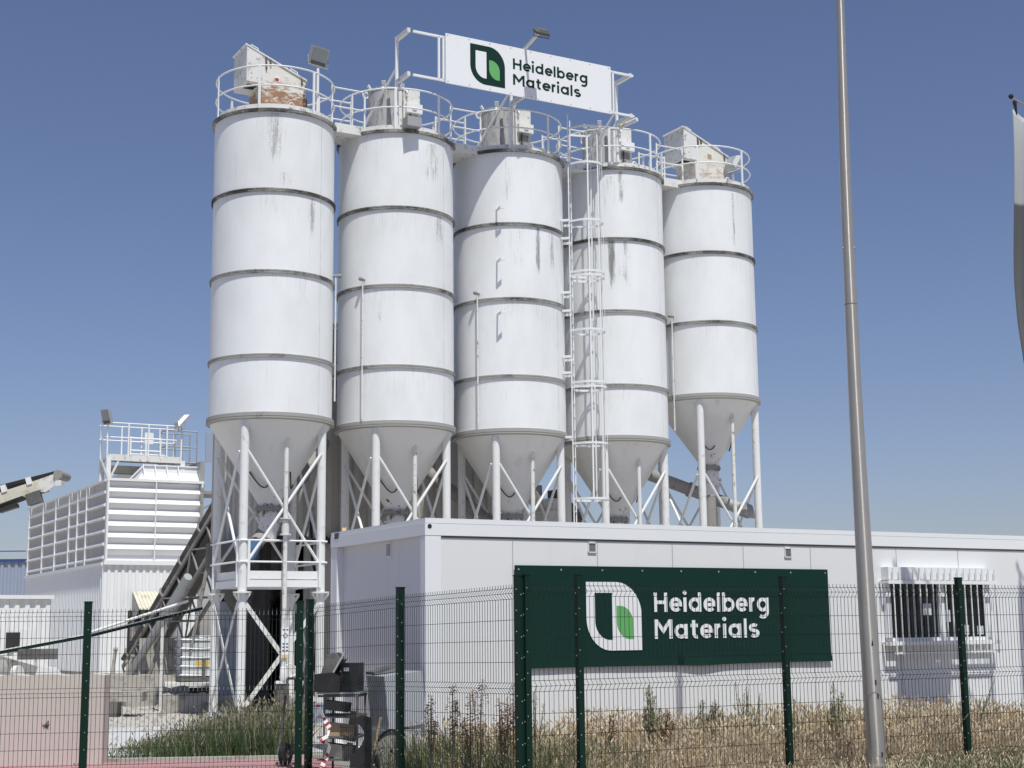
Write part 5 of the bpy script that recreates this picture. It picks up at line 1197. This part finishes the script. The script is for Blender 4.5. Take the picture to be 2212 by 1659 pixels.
# striped barrier tape tangled on the rack
pts_ = [(686, 1522), (694, 1538), (702, 1556), (712, 1572), (708, 1590), (690, 1600), (708, 1602), (712, 1612), (706, 1634), (696, 1655), (688, 1668)]
W_ = [gp(x, y, 17.0 + .08 * math.sin(i)) for i, (x, y) in enumerate(pts_)]
o0 = W_[-1].copy(); o0.z = 0
t = thing('barrier_tape', 'red and white barrier tape tangled round the left side of the metal rack', 'tape', o0, 0)
for name, mat, par in (('white_tape', 'rail', 0), ('red_stripes', 'red', 1)):
    b = MB()
    for i in range(len(W_) - 1):
        for s in range(3):
            if ((s + i) % 3 == 0) != (par == 1): continue
            a, c = W_[i].lerp(W_[i + 1], s / 3) - o0, W_[i].lerp(W_[i + 1], (s + 1) / 3) - o0; b.bar(a, c, .028 + .012 * ((i * 7) % 3), .003, (.3 + .5 * math.sin(i * 2.1), 1, .2))
    b.build(name, M[mat], t, smooth=0)
q = gp(906, 1640, 17.2); 
t = thing('plastic_sack', 'crumpled grey sack at the foot of the office corner', 'sack', (q.x, 17.2, 0), 0)
b = MB(); b.ball((0, 0, .12), .16, 14, 9, .85); b.v = [(x * (1 + .12 * math.sin(9 * x + 7 * z)), y * (1 + .1 * math.cos(8 * y + 5 * z)), z + .02 * math.sin(14 * x)) for x, y, z in b.v]; b.build('sack', M['cab_grey'], t)
# ------------------------------------------------------------------ grass and weeds
def blade_mat(name, c0, c1, c2, rough=.7):
    k = N(name); g = k.n('NewGeometry'); r = g.outputs['Random Per Island']
    c = k.mix(k.ramp(r, 0, .6), c0, c1); c = k.mix(k.ramp(r, .72, 1.0), c, c2)
    k.out(c, rough); tr = k.n('BsdfTranslucent'); k.put(tr.inputs[0], c); ms = k.n('MixShader'); ms.inputs[0].default_value = .3
    k.t.links.new(k.b.outputs[0], ms.inputs[1]); k.t.links.new(tr.outputs[0], ms.inputs[2]); k.t.links.new(ms.outputs[0], k.t.nodes['Material Output'].inputs[0])
    return k.m
def blades(name, P, H, Wd, lean, mat, heads=0.0, headsize=.02):
    """P (n,2) roots, H heights; three-segment bent blades with optional seed heads, one mesh"""
    n = len(P); th = rng.uniform(0, 2 * np.pi, n); ld_ = rng.uniform(0, 2 * np.pi, n); ln = lean * rng.uniform(.2, 1, n) * H
    fr = np.array([0, .4, .75, 1.0]); wf = np.array([1, .85, .55, .12])
    V = np.zeros((n, 8, 3)); 
    for j in range(4):
        cx = P[:, 0] + np.cos(ld_) * ln * fr[j] ** 2; cy = P[:, 1] + np.sin(ld_) * ln * fr[j] ** 2; cz = H * fr[j] * (1 - .12 * fr[j])
        dx, dy = np.cos(th) * Wd * wf[j] / 2, np.sin(th) * Wd * wf[j] / 2
        V[:, 2 * j] = np.stack([cx - dx, cy - dy, cz], 1); V[:, 2 * j + 1] = np.stack([cx + dx, cy + dy, cz], 1)
    F = np.array([[0, 1, 3, 2], [2, 3, 5, 4], [4, 5, 7, 6]]); Fa = (F[None] + (np.arange(n) * 8)[:, None, None]).reshape(-1, 4)
    Va = V.reshape(-1, 3)
    if heads > 0:
        idx = np.where(rng.random(n) < heads)[0]; m = len(idx); tip = (V[idx, 6] + V[idx, 7]) / 2; base = (V[idx, 4] + V[idx, 5]) / 2; d = tip - base; d /= np.linalg.norm(d, axis=1)[:, None] + 1e-9
        hv = np.zeros((m, 6, 3)); L = (headsize * rng.uniform(2, 4.5, m))[:, None]; a = rng.uniform(0, 6.28, m); s1 = np.stack([np.cos(a), np.sin(a), 0 * a], 1) * headsize * .5
        hv[:, 0] = tip - d * L * .2; hv[:, 1] = tip + d * L * .35 + s1; hv[:, 2] = tip + d * L; hv[:, 3] = tip + d * L * .35 - s1
        s2 = np.stack([-np.sin(a), np.cos(a), 0 * a], 1) * headsize * .5; hv[:, 4] = tip + d * L * .35 + s2; hv[:, 5] = tip + d * L * .35 - s2
        off = len(Va); Fh = np.array([[0, 1, 2, 3], [0, 4, 2, 5]])[None] + (off + np.arange(m) * 6)[:, None, None]
        Va = np.vstack([Va, hv.reshape(-1, 3)]); Fa = np.vstack([Fa, Fh.reshape(-1, 4)])
    me = bpy.data.meshes.new(name); nf = len(Fa)
    me.vertices.add(len(Va)); me.vertices.foreach_set('co', Va.ravel()); me.loops.add(nf * 4); me.loops.foreach_set('vertex_index', Fa.ravel().astype(np.int32))
    me.polygons.add(nf); me.polygons.foreach_set('loop_start', np.arange(0, nf * 4, 4, dtype=np.int32)); me.polygons.foreach_set('loop_total', np.full(nf, 4, dtype=np.int32)); me.update(); me.validate()
    me.materials.append(mat); o = bpy.data.objects.new(name, me); COL.objects.link(o); return o
def patch(n, u0, u1, v0, v1, clump=.0):
    """random roots in the frame of the right-hand fence (u along it, v behind it)"""
    u = rng.uniform(u0, u1, n); v = rng.uniform(v0, v1, n)
    if clump:
        c = rng.uniform([u0, v0], [u1, v1], (int(n / 60) + 1, 2)); k = rng.integers(0, len(c), n); s = rng.random(n) < clump
        u[s] = c[k[s], 0] + rng.normal(0, .16, s.sum()); v[s] = c[k[s], 1] + rng.normal(0, .12, s.sum())
        u = np.clip(u, u0, u1); v = np.clip(v, v0, v1)
    return np.stack([F0.x + U.x * u + W.x * v, F0.y + U.y * u + W.y * v], 1), u, v
dry = blade_mat('dry_straw', (.66, .53, .36), (.80, .68, .49), (.44, .34, .22))
dry2 = blade_mat('bleached_seed_grass', (.82, .72, .55), (.72, .60, .43), (.52, .41, .27))
grn = blade_mat('dull_green_blades', (.115, .15, .06), (.19, .21, .10), (.36, .31, .17))
drk = blade_mat('deep_green_blades', (.05, .095, .03), (.09, .135, .045), (.20, .20, .10))
P, u, v = patch(34000, .25, 9.5, .12, 3.55, .5); hgt = rng.uniform(.14, .50, len(P)) * np.clip(.70 + .1 * (u > 1.2) + .28 * np.sin(u * 1.7 + v) ** 2, .5, 1.1)
tag(blades('dry_grass', P, hgt, .012, .85, dry, .45, .014), 'dense straw coloured dry grass between fence and office', 'grass', kind='stuff')
P, u, v = patch(22000, .7, 9.5, .12, 3.5, .7); hgt = rng.uniform(.26, .68, len(P)) * np.clip(.70 + .4 * np.sin(u * 1.3 + 1) ** 2, .6, 1.1)
tag(blades('seed_grass', P, hgt, .008, .6, dry2, .9, .020), 'bleached seed heads standing above the dry grass', 'grass', kind='stuff')
P, u, v = patch(2600, .02, 1.5, .12, 3.4, .7); hgt = rng.uniform(.2, .66, len(P))
tag(blades('green_weeds', P, hgt, .014, .5, grn, .25, .012), 'mixed green weeds at the office corner behind the corner post', 'weeds', kind='stuff')
P, u, v = patch(15000, 2.5, 9.5, -1.6, .3, .6); hgt = rng.uniform(.06, .24, len(P)) * np.clip(.5 + u / 6, .5, 1.3)
tag(blades('verge_grass', P, hgt, .014, .6, drk, .1, .01), 'low dark green grass along the foot of the right-hand fence', 'grass', kind='stuff')
P, u, v = patch(9000, 2.0, 9.5, -1.2, .5, .6); hgt = rng.uniform(.10, .34, len(P))
tag(blades('verge_straw', P, hgt, .010, .6, dry, .4, .012), 'thin straw mixed into the verge at the fence foot', 'grass', kind='stuff')
# grass bed behind the pink strip, below the leftmost silo
n = 26000; px = rng.uniform(235, 665, n); Yb = rng.uniform(19.9, 25.5, n)
X = (px - 1106) / FPX * Yb; ok = (rng.random(n) < np.clip((px - 225) / 210, .05, 1)) & (Yb < 21.2 + (px - 235) / 430 * 4.6); P = np.stack([X, Yb], 1)[ok]; pxx = px[ok]
hgt = rng.uniform(.08, .46, len(P)) * np.clip((pxx - 235) / 280, .16, 1.05)
tag(blades('bed_grass', P, hgt, .014, .6, drk, .2, .012), 'dark green grass bed behind the pink strip, left of the gate', 'grass', kind='stuff')
k_ = rng.random(len(P)) < .11; P2 = P[k_] + rng.normal(0, .1, (k_.sum(), 2)); hgt = rng.uniform(.25, .68, len(P2)) * np.clip((pxx[k_] - 240) / 280, .15, 1.0)
mv = blade_mat('mauve_dry_stems', (.33, .30, .20), (.42, .37, .26), (.20, .20, .11))
tag(blades('bed_seed_stems', P2, hgt, .007, .4, mv, .8, .02), 'dry purplish seed stems rising from the green grass bed', 'weeds', kind='stuff')
n = 700; V0 = []; gb = MB()
for q in range(n):
    Y = rng.uniform(21, 38); X = (rng.uniform(225, 520) - 1106) / FPX * Y; s_ = rng.uniform(.012, .05) * (2.2 if rng.random() < .06 else 1)
    gb.add([(X - s_, Y, 0.0), (X + s_ * .9, Y - s_ * .4, 0.0), (X + s_ * .2, Y + s_, 0.0), (X + s_ * .1, Y, s_ * 1.1)], [(0, 1, 3), (1, 2, 3), (2, 0, 3)])
tag(gb.build('gravel', M['conc_grey'], None, smooth=0), 'loose gravel and chips scattered over the yard at the left', 'gravel', kind='stuff')
# single tall weeds in front of the office
leafm = {'dock': blade_mat('rusty_dock_seed', (.25, .12, .07), (.36, .19, .11), (.20, .13, .07)), 'green': blade_mat('fennel_green', (.27, .28, .15), (.38, .36, .22), (.20, .20, .11)), 'grey': blade_mat('thin_grey_green', (.24, .26, .17), (.34, .34, .23), (.17, .19, .11))}
stemm = simple('weed_stem', (.20, .20, .11), .8, var=.3)
def weed(px, py, Y, kind, label, lean=0.0, spread=.09):
    tip = onY(px, py, Y); h = tip.z; r_ = Vector((tip.x - lean * h, Y, 0))
    t = thing('tall_weed', label, 'weed', r_, 0, 'tall weeds in front of the office')
    b = MB(); stems = [((lean * h, 0), 1.0)]
    ns = {'dock': 2, 'green': 6, 'grey': 4}[kind]
    for q in range(ns): stems.append(((lean * h + rng.normal(0, spread * 1.3), rng.normal(0, spread)), rng.uniform(.6, .95)))
    allv = []
    for (dx, dy), f in stems:
        hv = []; allv.append(hv)
        c = [Vector((dx * (q / 4) ** 1.5 * f, dy * (q / 4) ** 1.5, h * f * q / 4)) for q in range(5)]; b.path(c, [.008, .007, .006, .005, .003], 4)
        m = {'dock': 150, 'green': 190, 'grey': 60}[kind]; lo = {'dock': .58, 'green': .30, 'grey': .35}[kind]
        for q in range(m):
            g = rng.uniform(lo, 1.0); i = min(3, int(g * 4)); p = c[i].lerp(c[i + 1], g * 4 - i)
            wd = {'dock': .042 * (1.15 - abs(g - .78) * 3.2), 'green': .050 * (1.35 - g), 'grey': .045 * (1.2 - g)}[kind]
            p = p + Vector([float(np.clip(rng.normal(0, 1), -1.4, 1.4)) * s_ for s_ in (max(.004, wd), max(.004, wd), .010)])
            a = rng.uniform(0, 6.28); sz = {'dock': .018, 'green': .032, 'grey': .026}[kind] * rng.uniform(.6, 1.3)
            u_ = Vector((math.cos(a), math.sin(a), rng.uniform(.4, 1.6) if kind != 'dock' else rng.uniform(-.4, .6))).normalized() * sz; s_ = Vector((-math.sin(a), math.cos(a), rng.uniform(-.3, .3))) * sz * (.75 if kind == 'dock' else .16)
            hv.append((p, u_, s_))
    b.build('stem', stemm, t)
    for hv in (allv if kind == 'dock' else [sum(allv, [])]):
        hb = MB()
        for p, u_, s_ in hv: hb.add([p - u_ * .5, p + s_, p + u_, p - s_], [(0, 1, 2, 3)])
        hb.build('seed_head' if kind == 'dock' else 'foliage', leafm[kind], t, smooth=0)
DK = [(932, 1502, 15.6, 'greenish dock weed at the office corner, leftmost of the tall weeds', 0), (978, 1478, 15.2, 'rusty dock weed near the left end of the office front', 0), (1042, 1468, 15.0, 'tallest rusty dock weed, in two tiers left of the corner post', .03), (1016, 1500, 15.2, 'broad rusty dock weed just left of the tallest one', 0), (1078, 1512, 14.9, 'short rusty dock weed halfway to the corner post', -.02), (1108, 1478, 14.7, 'rusty dock weed touching the left edge of the corner post', 0), (1095, 1505, 15.5, 'slim rusty dock weed close behind the corner post', 0), (1450 - 8, 1532, 16.2, 'leaning rusty dock weed below the emblem on the sign', .06), (1545, 1512, 16.6, 'single dark red dock head right of the bushy green weeds', 0), (1320, 1545, 15.6, 'low brown dock weed right of the second fence post', .10)]
for px, py, Y, lb, ln in DK: weed(px, py, Y, 'dock', lb, ln, .05)
GR = [(1158, 1480, 15.0, 'grey', 'tall spindly pale weed right of the corner post', .02), (1228, 1548, 15.6, 'grey', 'drooping pale weed between corner post and second post', -.02), (1402, 1478, 16.3, 'green', 'tall feathery green weed below the lettering', -.02), (1425, 1530, 16.2, 'green', 'low feathery green weed at the right of the tall one', .04), (1518, 1512, 16.6, 'green', 'widest bushy green weed below the end of the lettering', 0), (1560, 1530, 16.9, 'green', 'olive bushy weed just right of the widest one', .02), (1588, 1472, 17.0, 'grey', 'tall thin pale weed left of the third fence post', -.05), (1612, 1488, 17.0, 'grey', 'second thin pale weed left of the third fence post', -.03), (1640, 1505, 17.2, 'grey', 'small leafy pale weed close to the third fence post', .02), (1800, 1475, 17.4, 'green', 'slender upright green weed left of the lamp post', 0), (1812, 1520, 17.3, 'green', 'short upright green weed at the foot of the slender one', .02), (2150, 1465, 18.2, 'grey', 'leaning weed with a yellow green tip by the last fence post', .35), (1700 + 15, 1510, 17.4, 'grey', 'small pale weed right of the third fence post', 0)]
for px, py, Y, kd, lb, ln in GR: weed(px, py, Y, kd, lb, ln, .085)
